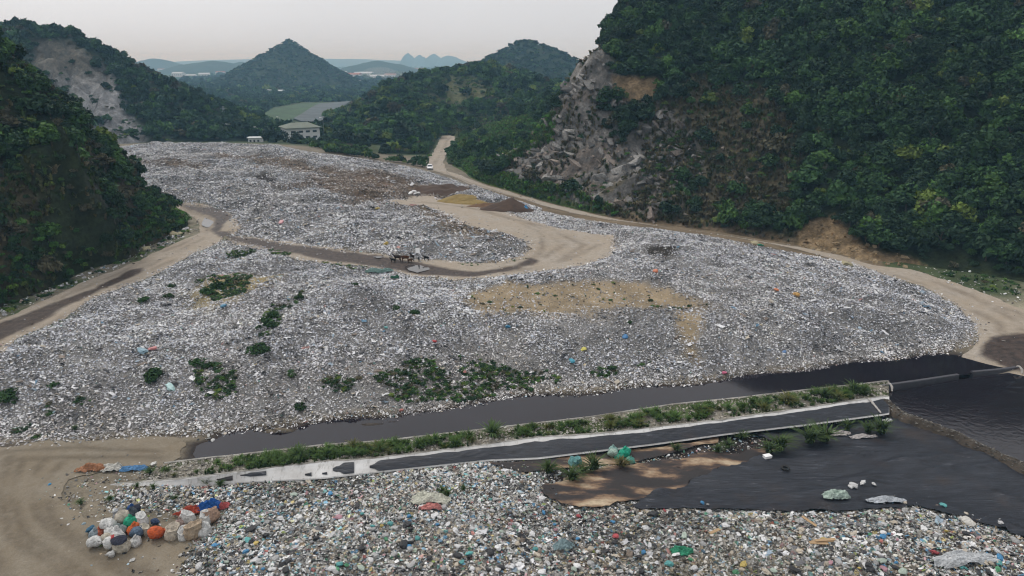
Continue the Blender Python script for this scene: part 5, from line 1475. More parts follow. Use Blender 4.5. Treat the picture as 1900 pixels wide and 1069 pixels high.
for x, y, z, r, t, nm in trees_single:
    lum = float(t[1]); c = "dark" if lum < .045 else ("mid" if lum < .075 else "light")
    side = "right" if x > 0 else "left"
    uu_, vv_, _ = project(x, y, z)
    where = ("at the foot of" if vv_ > 390 else "halfway up" if vv_ > 220 else "high up in") if x > 0 else ("at the foot of" if vv_ > 420 else "halfway up" if vv_ > 260 else "near the top of")
    hor = ("towards the cliff" if uu_ < 1480 else "above the road bend" if uu_ < 1740 else "by the frame edge") if x > 0 else ("by the frame edge" if uu_ < 110 else "towards the heap")
    lab = {"dark": "dark green tree %s the %s hillside forest, %s", "mid": "mid green tree %s the %s hillside forest, %s", "light": "light green tree %s the %s hillside forest, %s"}[c] % (where, side, hor)
    tree(x, y, z, r, t, lab, "%s green trees %s the %s hillside forest, %s" % (c, where, side, hor))
# trees by the houses
for u, v, h, r, lb in ((437, 262, 8, 6.5, "wide dark tree left of the small white hut, by the heap edge"), (507, 270, 6, 5.0, "round dark tree between the small hut and the big white house"), (549, 274, 6, 4.0, "round dark tree in front of the big white house"), (419, 259, 7, 3.0, "dark tree at the left end of the house clearing"),
                       (604, 276, 5, 3.8, "round tree just right of the big white house"), (640, 276, 6, 5.0, "dark tree second to the right of the big white house"), (668, 282, 6, 5.2, "broad dark tree third to the right of the white house"), (700, 268, 7, 4.0, "dark tree in the hollow left of the broad spreading tree"), (752, 270, 7, 5.4, "broad spreading dark tree left of the dirt road bend"), (716, 290, 5, 3.0, "small dark tree at the heap rim left of the road")):
    x, y = [float(q) for q in atz(u, v, 2.0)]
    if u > 650: z = float(zM(np.array([x]), np.array([y]))[0]); z = max(z, 1.5)
    else: z = 2.0
    tree(x, y, z - .3, r, (.018, .036, .02), lb, "trees around the white house")
x, y, z = [float(q) for q in aty(1146, 68, 200)]
t = tree(x, y, float(zR(np.array([x]), np.array([y]))[0]), 2.4, (.02, .036, .02), "lone small tree leaning out at the left rim of the forested cliff", None, 2, 1.3)
for i, (u, yv) in enumerate(((1168, 205), (1163, 203), (1157, 201))):
    pass

# ---- bushes that stand alone on the heap
bush_me = []
for V, F, T in SHRUB + [CROWN_N[0]]:
    o, used = fast_mesh("bush", V, F, M['leaf'], False); set_f(o.data, T[used], "leaf"); bush_me.append(o.data); bpy.data.objects.remove(o)
BUSH = [(474, 652, 1.5, "large leafy green bush low on the grey heap, below a smaller one"), (494, 652, .9, "small bush touching the right side of the large leafy bush"), (286, 702, 1.2, "round bright green bush alone on the left front slope"), (366, 676, 1.0, "round green bush above the dark weed patch on the slope"), (390, 684, .9, "leafy bush right of the round bush above the weed patch"), (490, 605, 1.3, "upright green bush in the gully of the heap"), (505, 588, .9, "small bush just above the upright gully bush"), (408, 535, 1.5, "wide low bush on the yellow soil patch"), (385, 545, 1.1, "low bush at the left of the yellow soil patch"), (320, 535, .9, "small bush near the left rim of the heap"), (312, 552, .8, "tiny bush below the left rim bush"), (272, 560, 1.0, "green bush at the left rim of the heap by the dirt track"), (555, 555, .7, "small bush on the crest of the gully"), (735, 575, .7, "small bush on the open grey heap centre"), (770, 582, .7, "small green bush right of the centre heap bush"), (658, 530, .6, "little bush just below the goat road"), (553, 762, .9, "bush at the toe of the heap over the canal end"), (6, 748, 1.4, "dark bush cut by the left edge on the front slope"), (20, 730, .8, "small bush above the dark edge bush"), (100, 718, .7, "small sparse bush on the left front slope"), (1170, 600, .5, "tiny bush on the front slope below the soil terrace")]
for u, v, r, lb in BUSH:
    x, y = [float(q[0]) for q in hit(u, v)]
    o = inst("bush", bush_me[R.randrange(len(bush_me))], (x, y, float(floor_z(x, y)) + r * .15), (0, 0, R.uniform(0, 6)), (r, r, r * .95), G_MID * R.uniform(.7, 1.25))
    tag(o, lb, "bush", "bushes growing on the heap")

# ---- grass tufts along the banks
tuft_me = []
for V, F, T in TUFT:
    o, used = fast_mesh("grass_tuft", V, F, M['grass'], False); set_f(o.data, T[used], "leaf"); tuft_me.append(o.data); bpy.data.objects.remove(o)
def put_tuft(x, y, z, h, label, group, tint):
    o = inst("grass_tuft", tuft_me[R.randrange(len(tuft_me))], (x, y, z), (0, 0, R.uniform(0, 6)), (h * 1.1, h * 1.1, h), tint)
    tag(o, label, "grass tuft", group)
def bank_at(u, s):
    w = line(WALL, np.array([u]), zwall(u))[0]; t = line(LTOP, np.array([u]), ztop(u))[0]
    p = w * (1 - s) + t * s
    return float(p[0]), float(p[1]), float(zwall(u) - .03 + (ztop(u) - zwall(u) - .04) * smooth(.02, .45, s))
SPECIAL = [(915, .55, 1.5, "tall round green grass tuft alone on the canal bank"), (1460, .6, 1.3, "yellowish round grass tuft on the canal bank near its right end"), (1530, .55, 1.2, "bushy green grass tuft second from the right end of the canal bank"), (1583, .5, 1.4, "tall green grass tuft at the right end of the canal bank"), (1600, .6, 1.2, "last green grass tuft beside the tied beam end"), (555, .6, 1.2, "bright green tuft at the left of the thick bank grass")]
for u, s, h, lb in SPECIAL:
    put_tuft(*bank_at(u, s), h, lb, "grass tufts along the canal bank", (.05, .085, .025) if "yellow" not in lb else (.11, .11, .035))
seg = [(300, 330, 3, .5), (480, 720, 40, .9), (700, 880, 26, 1.0), (960, 1090, 18, .8), (1120, 1260, 26, .95), (1270, 1330, 9, 1.0), (1350, 1430, 11, .9), (1440, 1480, 5, .9), (1490, 1610, 18, 1.0), (360, 480, 10, .6), (840, 1000, 6, .6)]
for a, b, n, h in seg:
    for k in range(n):
        u = R.uniform(a, b); s = R.uniform(.3, .8)
        yel = R.random() < .18
        where_b = 'left of the kerb slope patches' if u < 480 else 'in the thick left stretch' if u < 740 else 'left of the tall round tuft' if u < 900 else 'above the green bales' if u < 1200 else 'above the upper liner' if u < 1420 else 'near the beam end'
        put_tuft(*bank_at(u, s), h * R.uniform(.45, .95), "yellow green grass tuft among the thick grass of the canal bank" if yel else "green grass tuft in the canal bank grass, %s" % where_b, "yellow grass tufts of the canal bank" if yel else "green grass tufts of the canal bank, %s" % where_b, (.09, .10, .03) if yel else tuple(np.array((.055, .10, .024)) * R.uniform(.75, 1.3)))
LOW = [(1018, 878, 1.2, "grass tuft at the left end of the wet ditch"), (1100, 872, 1.5, "tall green grass tuft beside the teal bags"), (1060, 892, 1.3, "green grass tuft at the edge of the stained sand"), (1080, 880, .8, "small tuft between the two tall ditch tufts"), (1153, 868, 1.1, "yellowish grass tuft just below the green bales"), (1445, 838, 1.7, "large grass tuft left of the big pair on the liner"), (1425, 845, 1.2, "small tuft at the foot of the large liner tuft"), (1500, 825, 1.7, "big grass tuft, left of the close pair by the white cloth"), (1528, 822, 1.8, "big grass tuft, right of the close pair by the white cloth"), (1632, 808, 1.6, "broad dark grass tuft at the right end of the liner strip"), (1610, 806, 1.1, "small tuft beside the broad dark liner tuft"), (1570, 803, 1.1, "low green tuft midway along the white cloth"), (1375, 815, 1.0, "thin light green tuft on the upper liner strip"), (1330, 840, .8, "small tuft on the rubble by the upper liner"), (1255, 838, .8, "sparse tuft on the rubble right of the green bales"), (1350, 832, .9, "tuft on the rubble crest above the dark sand")]
for u, v, h, lb in LOW:
    x, y = [float(q[0]) for q in hit(u, v)]
    put_tuft(x, y, float(surf_z(x, y)) + .1, h, lb, "grass tufts between the liners", (.05, .08, .026) if "yellow" not in lb else (.11, .1, .04))
for u, v, h in ((280, 880, .6), (310, 878, .6), (205, 930, .5), (150, 935, .5), (255, 905, .4), (385, 900, .7), (410, 902, .6), (285, 908, .5), (820, 915, .6), (830, 922, .6), (860, 910, .5), (325, 928, .4), (140, 800, .5)):
    x, y = [float(q[0]) for q in hit(u, v)]
    put_tuft(x, y, float(floor_z(x, y)) + .05, h, "low weedy grass tuft amid the litter of the near heap", "low tufts amid near litter", (.05, .085, .025))

# ---- boulders on the talus and the scar
b_me = []
for i in range(5):
    import bmesh
    bm = bmesh.new(); rr_ = np.random.default_rng(900 + i)
    for k in range(16):
        d = rr_.normal(size=3); d /= np.linalg.norm(d); bm.verts.new(d * rr_.uniform(.7, 1.15) * np.array((1, 1, .9)))
    bmesh.ops.convex_hull(bm, input=bm.verts[:]); bmesh.ops.subdivide_edges(bm, edges=bm.edges[:], cuts=2, use_grid_fill=True); bmesh.ops.triangulate(bm, faces=bm.faces[:])
    bm.verts.ensure_lookup_table(); bm.verts.index_update()
    q = np.array([v.co[:] for v in bm.verts]); F = [tuple(v.index for v in f.verts) for f in bm.faces]; bm.free()
    q = q * (1 + .35 * (fbm(q[:, 0] * 2.5 + i, q[:, 1] * 2.5 + q[:, 2] * 2, 3, 700 + i) - .5))[:, None]
    o = mesh_obj("boulder", q, F, M['rockp']); b_me.append(o.data); bpy.data.objects.remove(o)
def hill_hit(zf, u, v):
    a, b, c = [float(q) for q in ray(u, v)]
    t = 60.0
    while t < 420:
        if CAM_H + t * c < float(zf(np.array([t * a]), np.array([t * b]))[0]): break
        t += .5
    return t * a, t * b, CAM_H + t * c
BOULD = [(905, 304, 2.2, "pale boulder at the far left foot of the cliff, beside the grass"), (925, 312, 2.0, "grey boulder left of the talus, lower of a pair"), (948, 315, 1.6, "dark grey boulder behind the roadside grass"), (975, 325, 2.2, "grey rounded boulder below the pale ledge"), (1000, 310, 2.6, "long pale slab rock low on the talus"), (1040, 345, 2.0, "pale jagged boulder above the roadside grass"), (1075, 350, 1.8, "light grey boulder at the foot of the talus"), (1110, 330, 2.2, "large pale boulder in the middle of the talus"), (1150, 315, 2.4, "pale broken rock at the right of the talus"), (1180, 300, 2.2, "light rock at the upper right of the talus"), (1215, 290, 2.0, "pale rock standing at the edge of the brown scrub"), (1130, 345, 1.8, "low grey rock near the talus foot, right part"), (1232, 265, 1.6, "small grey rock high beside the brown scrub"), (1190, 340, 1.6, "grey rock among dry grass on the lower slope"), (1250, 320, 1.2, "small pale rock alone in the brown scrub"),
         (880, 245, 2.6, "pale boulder beside the dirt road at the valley mouth")]
for u, v, r, lb in BOULD:
    x, y, z = hill_hit(zR, u, v)
    o = inst("boulder", b_me[R.randrange(5)], (x, y, z), (R.uniform(-.3, .3), R.uniform(-.3, .3), R.uniform(0, 6)), (r * 1.25, r * .9, r * .62), np.array((.27, .262, .25)) * R.uniform(.75, 1.2))
    tag(o, lb, "boulder", "boulders on the talus")
for k in range(34):
    u = R.uniform(1480, 1680); v = R.uniform(max(450, 432 + (u - 1480) * .15), 470 + (u - 1480) * .2)
    x, y, z = hill_hit(zR, u, v); z2 = float(floor_z(x, y)); z = max(z, z2)
    r = R.uniform(.25, .8)
    o = inst("boulder", b_me[R.randrange(5)], (x, y, z), (R.uniform(-.4, .4), R.uniform(-.4, .4), R.uniform(0, 6)), (r * 1.2, r, r * .8), np.array((.34, .26, .16)) * R.uniform(.7, 1.15))
    tag(o, "small ochre boulder fallen below the orange soil scar", "boulder", "ochre boulders below the soil scar")
for u, v, r, lb in ((272, 462, .9, "pale yellow boulder on the track verge, the lower one"), (325, 436, 1.0, "pale yellow boulder on the track verge near the bend"), (335, 434, .7, "small yellow boulder beside the bend boulder"), (1400, 452, .9, "ochre boulder at the hill foot behind the heap"), (1570, 490, 1.0, "flat ochre rock slab beside the right road")):
    x, y = [float(q[0]) for q in hit(u, v)]
    o = inst("boulder", b_me[R.randrange(5)], (x, y, float(floor_z(x, y))), (0, 0, R.uniform(0, 6)), (r * 1.2, r, r * .8), (.42, .38, .25)); tag(o, lb, "boulder")

# ---- mounds of soil on the platform
def mound(u, v, rx, ry, h, color, label, seed, litter=True):
    x, y = [float(q[0]) for q in hit(u, v)]
    g = np.linspace(-1, 1, 34); X, Y = np.meshgrid(g, g)
    rr = np.sqrt(X ** 2 + Y ** 2) + .25 * (fbm(X * 2.2 + seed, Y * 2.2, 3, 720 + seed) - .5)
    Z = h * np.clip(1 - rr, -.05, 1) ** .8 if False else h * (np.clip(1 - rr, 0, 1) ** .75) + .25 * (fbm(X * 5 + seed, Y * 5, 3, 730 + seed) - .5) - .1
    XW, YW = x + X * rx, y + Y * ry
    o, used = fast_mesh("soil_mound", np.column_stack([XW.ravel(), YW.ravel(), floor_z(XW.ravel(), YW.ravel()) + Z.ravel()]), grid_faces(34, 34, rr < 1.04), M[color])
    tag(o, label, "soil mound", "soil mounds on the dirt platform")
M['soil_b'] = plain('dark_brown_soil', (.065, .042, .03), .95, .45, 1.2)
M['soil_y'] = plain('yellow_clay', (.22, .16, .06), .95, .3, 1.2)
M['soil_o'] = plain('reddish_soil', (.12, .07, .04), .95, .4, 1.2)
mound(832, 356, 9.5, 5, 1.8, 'soil_b', "dark brown soil mound with litter, left behind the yellow one", 1)
mound(848, 373, 4.6, 3.0, 1.7, 'soil_y', "yellow clay mound at the edge of the dirt platform", 2)
mound(875, 378, 4.5, 2.0, .9, 'soil_y', "low spread of yellow clay right of the yellow mound", 3)
mound(905, 384, 5.0, 2.2, 1.0, 'soil_o', "reddish brown low mound between yellow clay and dark mound", 4)
mound(942, 386, 6.0, 3.2, 2.0, 'soil_b', "dark brown soil mound at the right, beside the blue sack", 5)

# ---- sacks and bags
def sack_mesh(seed, open_top=False):
    r = np.random.default_rng(seed); seg = 20
    prof = [(0, .0), (.38, .0), (.50, .08), (.56, .22), (.55, .40), (.49, .56), (.40, .68), (.26, .78), (.12, .84), (.17, .96), (.10, .98), (0, .93)] if not open_top else [(0, 0), (.40, 0), (.51, .10), (.54, .28), (.52, .45), (.46, .60), (.40, .72), (.44, .84), (.38, .82), (.26, .70), (.14, .74), (0, .68)]
    V, F = [], []
    for i, (a, z) in enumerate(prof):
        for k in range(seg):
            t = 6.2832 * k / seg
            j = 1 + .10 * (r.random() - .5) + .12 * math.sin(t * 2 + seed + z) + .07 * math.sin(t * 5 + 3 * z + seed) + .25 * float(fbm(np.array([math.cos(t) * 1.5 + seed]), np.array([math.sin(t) * 1.5 + z * 2]), 3, 55)[0] - .5)
            V.append((a * j * math.cos(t), a * j * math.sin(t) * .85, z * (1 + .12 * math.sin(t + seed)) + .06 * (r.random() - .5)))
    for i in range(len(prof) - 1):
        for k in range(seg): F.append((i * seg + k, i * seg + (k + 1) % seg, (i + 1) * seg + (k + 1) % seg, (i + 1) * seg + k))
    return V, F
sacks_me = []
for i in range(6):
    o = mesh_obj("sack", *sack_mesh(40 + i, i >= 4), M['woven'], smooth_=True); sacks_me.append(o.data); bpy.data.objects.remove(o)
bag_me = []
for i in range(6):
    V, F = crumple(30 + i, 2, .62, (1.15, .95, .65)); V = V * (1 + .34 * (fbm(V[:, 0] * 9 + i, V[:, 1] * 9 + V[:, 2] * 8, 2, 230 + i) - .5))[:, None]; o = mesh_obj("plastic_bag", V, F, M['bag']); bag_me.append(o.data); bpy.data.objects.remove(o)
def tie_mesh(): 
    V, F = crumple(9, 1, .6, (.5, .5, .9)); return V, F
WH, CRM, TAN = (.62, .62, .61), (.52, .48, .40), (.42, .33, .24)
def sack(u, v, s, tint, label, lie=0.0, kind=0, lift=0.0, group="sacks piled on the dirt", rz=None):
    x, y = [float(q[0]) for q in hit(u, v)]
    z = float(floor_z(x, y)) + lift * .75
    s = s * .9
    rzz = R.uniform(0, 6.28) if rz is None else rz
    if lie: o = inst("sack", sacks_me[kind], (x, y, z + .45 * s), (1.35, 0, rzz), (s, s, s * 1.15), tint)
    else: o = inst("sack", sacks_me[kind], (x, y, z - .05), (R.uniform(-.15, .15), R.uniform(-.15, .15), rzz), (s, s, s), tint)
    tag(o, label, "sack", group)
    return o
L = "sacks of the left sack pile"
sack(171, 1012, 1.0, WH, "white sack lying at the lower left corner of the sack pile", 1, 0, 0, L, 1.2)
o = sack(197, 1020, 1.15, WH, "white sack with red cloth showing, lowest of the sack pile", 1, 1, 0, L, 1.9)
mesh_obj("red_cloth", *crumple(5, 2, .4, (.55, .5, .2)), M['woven'], o, loc=(.0, .35, .45), rot=(1.2, 0, 0))['tint'] = [.42, .05, .05]
o = sack(228, 1022, 1.25, CRM, "cream sack with navy cloth on its open top, front of the pile", 0, 4, 0, L)
mesh_obj("navy_cloth", *crumple(6, 2, .5, (1.1, .9, .35)), M['woven'], o, loc=(0, 0, .92))['tint'] = [.02, .022, .04]
sack(217, 1003, 1.2, WH, "rounded white sack behind the navy topped one", 0, 0, .1, L)
sack(252, 1012, .95, WH, "small white sack at the right front of the left pile", 0, 2, 0, L)
sack(213, 1031, .55, WH, "smallest white sack, alone in front of the pile", 1, 3, 0, L)
sack(280, 999, 1.15, (.60, .12, .04), "long orange mesh sack lying at the right of the left pile", 1, 1, 0, L, 1.75)
sack(250, 990, 1.05, (.62, .14, .04), "round orange sack next to the long orange one", 0, 0, .15, L)
sack(246, 982, 1.15, (.03, .38, .22), "bright green sack in the middle of the pile", 0, 3, .45, L)
sack(232, 976, 1.25, (.55, .50, .42), "round cream sack topping the left pile", 0, 2, .6, L)
sack(249, 968, 1.0, (.06, .075, .09), "dark slate sack behind the green sack", 0, 1, .6, L)
sack(248, 958, .9, (.02, .08, .26), "blue sack at the top back of the left pile", 0, 0, .5, L)
sack(263, 958, .9, (.025, .03, .05), "navy sack at the back right of the left pile", 1, 2, .4, L)
sack(266, 977, 1.2, WH, "open white sack at the right of the green sack", 0, 5, .3, L)
sack(271, 988, 1.0, CRM, "dirty beige sack under the open white sack", 0, 4, 0, L)
sack(203, 985, 1.1, WH, "long white sack with grey folds at the left of the pile", 1, 0, .45, L, .6)
sack(208, 992, .85, (.07, .07, .085), "charcoal sack between the white sacks on the left", 0, 1, .3, L)
sack(226, 992, 1.0, (.30, .36, .36), "grey green sack below the round cream one", 0, 3, .25, L)
sack(200, 999, 1.0, WH, "flat white sack under the charcoal one", 1, 2, .1, L, 1.5)
sack(196, 1006, .95, CRM, "dull cream sack between the two lowest white ones", 1, 1, 0, L, 1.4)
sack(186, 993, .8, (.48, .13, .07), "small rust red sack at the left end of the pile", 0, 0, 0, L)
sack(175, 995, .85, (.30, .36, .40), "pale blue grey sack at the far left of the pile", 0, 2, 0, L)
sack(175, 984, .65, (.06, .16, .26), "small blue sack above the pale blue grey one", 1, 3, 0, L)
sack(223, 965, 1.0, (.42, .44, .47), "light grey sack behind the round cream one", 0, 4, .4, L)
sack(250, 1003, 1.0, (.10, .15, .22), "slate blue sack under the round orange one", 1, 0, 0, L)
sack(285, 973, .6, (.05, .08, .16), "small dark blue bundle between the two piles", 1, 1, 0, L)
Rg = "sacks of the right sack pile"
sack(322, 998, 1.35, (.50, .44, .36), "beige standing sack at the left of the right pile", 0, 4, 0, Rg)
sack(342, 998, 1.1, WH, "white lumpy sack in the front of the right pile", 0, 5, 0, Rg)
sack(361, 993, 1.6, TAN, "big tan standing sack in the middle of the right pile", 0, 4, 0, Rg)
sack(380, 990, 1.2, WH, "white sack right of the big tan sack", 0, 0, 0, Rg)
sack(349, 974, 1.2, WH, "open white sack at the back of the right pile", 0, 5, .35, Rg)
sack(382, 975, 1.15, WH, "white sack at the back, below the pinkish one", 0, 5, .3, Rg)
sack(394, 966, 1.3, (.45, .30, .22), "pinkish brown sack with a white top, highest of the right pile", 0, 4, .2, Rg)
sack(334, 982, 1.0, (.40, .30, .27), "dull pink sack behind the beige one", 0, 1, .15, Rg)
def drape(name, u, v, sx, sy, h, tint, label, rz=0.0, cat="tarp"):
    x, y = [float(q[0]) for q in hit(u, v)]
    g = np.linspace(-1, 1, 30); X, Y = np.meshgrid(g, g)
    rr = X ** 2 + Y ** 2 + 2.2 * (fbm(X * 1.7 + u, Y * 1.7 + v, 4, 741) - .5)
    Z = h * (.25 + np.clip(1 - rr * .8, 0, 1)) * (.45 + .9 * fbm(X * 2.2 + v, Y * 2.2, 3, 742)) + .35 * h * fbm(X * 3.5 + u, Y * 2.0 - X, 3, 740, True) - .1
    c, s = math.cos(rz), math.sin(rz)
    XW, YW = x + (X * sx * c - Y * sy * s), y + (X * sx * s + Y * sy * c)
    o, _ = fast_mesh(name, np.column_stack([XW.ravel(), YW.ravel(), surf_z(XW.ravel(), YW.ravel()) + Z.ravel() + .06]), grid_faces(30, 30, rr < 1.0), M['woven'], False)
    o['tint'] = list(tint); tag(o, label, cat)
drape("tarp", 389, 946, 1.0, .55, .6, (.015, .10, .36), "crumpled blue tarp behind the pinkish sack of the right pile", .3)
drape("cloth", 352, 955, 1.2, .5, .45, (.40, .07, .04), "red cloth spread left of the blue tarp", .5, "cloth")
drape("cloth", 414, 943, .6, .5, .4, (.38, .08, .08), "small red cloth heap right of the blue tarp", 0, "cloth")
drape("tarp", 170, 873, 1.3, .6, .45, (.36, .17, .09), "orange brown tarp heap on the dirt by the bank", .1)
drape("tarp", 208, 871, .9, .55, .4, (.55, .54, .50), "white tarp bundle right of the orange brown one", .1)
drape("tarp", 252, 871, 1.3, .4, .3, (.10, .24, .45), "blue plastic sheet on the bank rubble", .1)
drape("tarp", 1548, 931, 1.1, .6, .5, (.42, .52, .46), "pale green sheet at the rim of the near heap", 0)
drape("tarp", 1640, 936, 1.7, .6, .4, (.45, .48, .52), "blue grey plastic sheet on the heap rim", .1)
drape("tarp", 800, 928, 1.6, .8, .4, (.52, .52, .44), "pale cream sheet on the near heap", 0)
drape("tarp", 798, 945, .9, .45, .35, (.55, .22, .2), "pink red cloth below the pale cream sheet", .2)
drape("tarp", 1265, 1026, .8, .45, .35, (.04, .26, .15), "dark green plastic sheet on the near heap", .1)
drape("tarp", 1045, 1018, .8, .6, .5, (.20, .28, .30), "slate blue plastic sheet on the near heap", .2)
drape("tarp", 1790, 1042, 2.2, .7, .5, (.50, .52, .54), "translucent grey plastic sheet in the lower right of the near heap", 0)
drape("tarp", 705, 506, 2.2, .6, .5, (.16, .26, .24), "teal grey net heap beside the goat road", 0)
drape("tarp", 733, 517, .7, .4, .4, (.03, .12, .07), "dark green sheet right of the teal grey net", 0)
# white cloth strips by the liner tufts
drape("cloth", 1548, 812, 1.6, .4, .3, (.5, .46, .44), "long dirty white cloth between the liner tufts", .1, "cloth")
drape("cloth", 1600, 815, 1.4, .35, .25, (.46, .43, .42), "dirty white cloth under the broad dark tuft", .1, "cloth")
drape("cloth", 1480, 793, .8, .3, .3, (.45, .42, .4), "white cloth heap by the close pair of tufts", .1, "cloth")
drape("cloth", 1645, 787, .5, .35, .3, (.55, .55, .56), "small bright white cloth at the liner corner", .1, "cloth")
p_ = []
for u, s_ in zip(np.linspace(1611, 1634, 9), np.linspace(0, 1, 9)):
    t_ = line(LTOP, np.array([u]), ztop(u))[0]; b_ = line(LBOT, np.array([u]), .06)[0]; q_ = t_ * (1 - s_) + b_ * s_
    p_.append((float(q_[0]), float(q_[1]), float(ztop(u) * (1 - s_) + .06 * s_) + .16))
tag(mesh_obj("cloth", *tube(p_, [.1, .13, .09, .14, .1, .12, .08, .11, .06], 7), M['rag']), "dirty white cloth strip across the right end of the black slope liner", "cloth")
# green bales in the ditch
for u, v, s, tint, lb, lie, lift in ((1138, 846, .85, (.28, .45, .42), "pale green bale resting on another at the left of the group", 0, .35), (1136, 854, .95, (.36, .48, .42), "whitish green bale lying under the pale one", 1, 0), (1148, 854, .9, (.05, .38, .27), "narrow jade green bale in the middle of the group", 0, 0), (1159, 848, 1.15, (.03, .40, .26), "largest bright green bale of the group", 0, .1), (1169, 858, .85, (.12, .40, .33), "teal bale apart at the lower right of the group", 0, 0)):
    sack(u, v, s, tint, lb, lie, 0, lift + .12, "green bales by the wet ditch")
for u, v, s, tint, lb in ((1062, 864, 1.0, (.16, .36, .36), "open teal bag, left of the two by the grass tuft"), (1072, 863, .9, (.14, .34, .35), "open teal bag, right of the two by the grass tuft")):
    sack(u, v, s, tint, lb, 0, 4, .1, "teal bags by the ditch")
for u, v, s, tint, lb in ((312, 372, 0, 0, ""),):
    sack(306, 375, 2.0, (.40, .05, .06), "tall red sack standing at the end of the left track", 0, 5, 0, "sacks by the left track")
    sack(317, 374, 1.2, (.62, .68, .70), "white sack beside the red one at the track end", 1, 1, 0, "sacks by the left track")
sack(975, 391, 1.3, (.05, .25, .50), "bright blue sack at the end of the dark soil mound", 0, 1, 0, "sacks")
def bag(u, v, s, tint, label, group=None, lift=0.0, cat="plastic bag"):
    x, y = [float(q[0]) for q in hit(u, v)]
    o = inst("plastic_bag", bag_me[R.randrange(6)], (x, y, float(surf_z(x, y)) + s * .25 + lift), (R.uniform(-.4, .4), R.uniform(-.4, .4), R.uniform(0, 6)), (s * R.uniform(.9, 1.3), s, s * R.uniform(.7, 1)), tint)
    tag(o, label, cat, group)
bag(1792, 972, .95, (.62, .60, .56), "large cream white bag lying alone on the black liner", None, .05)
bag(1783, 966, .55, (.6, .6, .58), "small white bag touching the large cream one on the liner", None, .05)
for u, v, s in ((1583, 912, .6), (1598, 908, .5), (1577, 915, .4), (1620, 906, .3)):
    bag(u, v, s, (.62, .62, .62), "white scrap bag on the liner just above the heap rim", "white scraps on the liner above the rim", .05)
for u, v, s, t, lb in ((285, 864, .55, (.62, .62, .6), "white bag on the dirt by the canal kerb"), (918, 794, .6, (.75, .75, .75), "bright white bag on the canal kerb by the round tuft"), (395, 820, .35, (.6, .6, .6), "white scrap floating at the shallow canal end"), (625, 821, .35, (.65, .65, .65), "white scrap in the canal near the thick grass"), (1344, 692, .5, (.55, .12, .22), "pink bag at the toe of the heap over the black canal"), (92, 899, .3, (.03, .28, .55), "bright blue scrap on the bare dirt track"), (1733, 667, .3, (.7, .7, .7), "white speck floating on the black canal"), (862, 693, .5, (.5, .2, .18), "red bag by the weeds"), (745, 764, .5, (.5, .18, .15), "red bag at the toe of the heap above the canal"), (1062, 674, .7, (.05, .3, .42), "blue bag on the front slope right of the weeds"), (942, 608, .7, (.04, .22, .38), "blue bag high on the front slope"), (1160, 628, .7, (.03, .16, .36), "dark blue bag on the front slope"), (806, 636, .5, (.5, .06, .06), "red bag left on the front slope"), (1083, 650, .6, (.6, .55, .12), "yellow bag on the front slope"), (716, 610, .5, (.1, .35, .35), "teal bag on the grey heap"), (1440, 540, .8, (.6, .2, .08), "orange bag on the right heap"), (1478, 550, .9, (.55, .32, .1), "ochre orange bag on the right heap, larger"), (1216, 505, .7, (.62, .2, .1), "orange bag at the back of the soil terrace"), (716, 455, 1.0, (.55, .4, .08), "yellow bag on the far heap near the goats"), (700, 388, .9, (.5, .38, .1), "yellow bag high on the far heap"), (522, 413, 1.0, (.6, .3, .32), "pink bag on the far heap"), (415, 571, .8, (.12, .3, .45), "blue plastic on the left heap"), (284, 649, .8, (.6, .25, .25), "pink bag on the left heap beside a blue sheet"), (265, 655, 1.3, (.28, .42, .5), "pale blue sheet on the left heap"), (317, 722, .9, (.45, .65, .65), "pale turquoise bag on the left front slope"), (1410, 457, .9, (.05, .35, .22), "green bag on the right heap rim"), (762, 360, 1.1, (.7, .7, .7), "white bag at the edge of the platform, left of its group"), (769, 357, 1.2, (.68, .68, .7), "white bag at the edge of the platform, middle of its group"), (776, 360, 1.0, (.7, .7, .7), "white bag at the edge of the platform, right of its group"), (770, 362, .9, (.6, .6, .62), "white bag at the edge of the platform, front of its group"), (1455, 655, .5, (.1, .2, .4), "blue bag near the black canal")):
    bag(u, v, s, t, lb)
# loose bags on the near heap: the largest shown, one object each
PALB = [("white", (.70, .70, .71), 66), ("black", (.022, .022, .026), 60), ("grey", (.40, .40, .40), 50), ("blue", (.06, .25, .48), 18), ("teal", (.10, .36, .36), 16), ("pale green", (.42, .50, .43), 14), ("pink", (.50, .27, .32), 6), ("yellow", (.55, .42, .12), 6), ("red", (.38, .06, .07), 5), ("beige", (.48, .42, .34), 38), ("green", (.07, .26, .13), 7)]
nb = 0
for cn_, tint, n in PALB:
    k = 0
    while k < n:
        u = R.uniform(345, 1895); v = 1066 - 150 * R.random() ** 1.35
        x, y = [q[0] for q in hit(u, v)]
        if inside(x, y, NEARH) < .4: continue
        zone = ('left part' if u < 800 else 'middle part' if u < 1350 else 'right part') + (' towards the liner' if v < 985 else ' at the bottom edge')
        bag(u, v, R.uniform(.24, .5) * (1.35 if cn_ in ("white", "black") and R.random() < .2 else 1), np.clip(np.array(tint) * R.uniform(.8, 1.2), 0, .8), "%s plastic bag loose on the near heap, %s" % (cn_, zone), "loose %s bags on the near heap, %s" % (cn_, zone), .1)
        k += 1
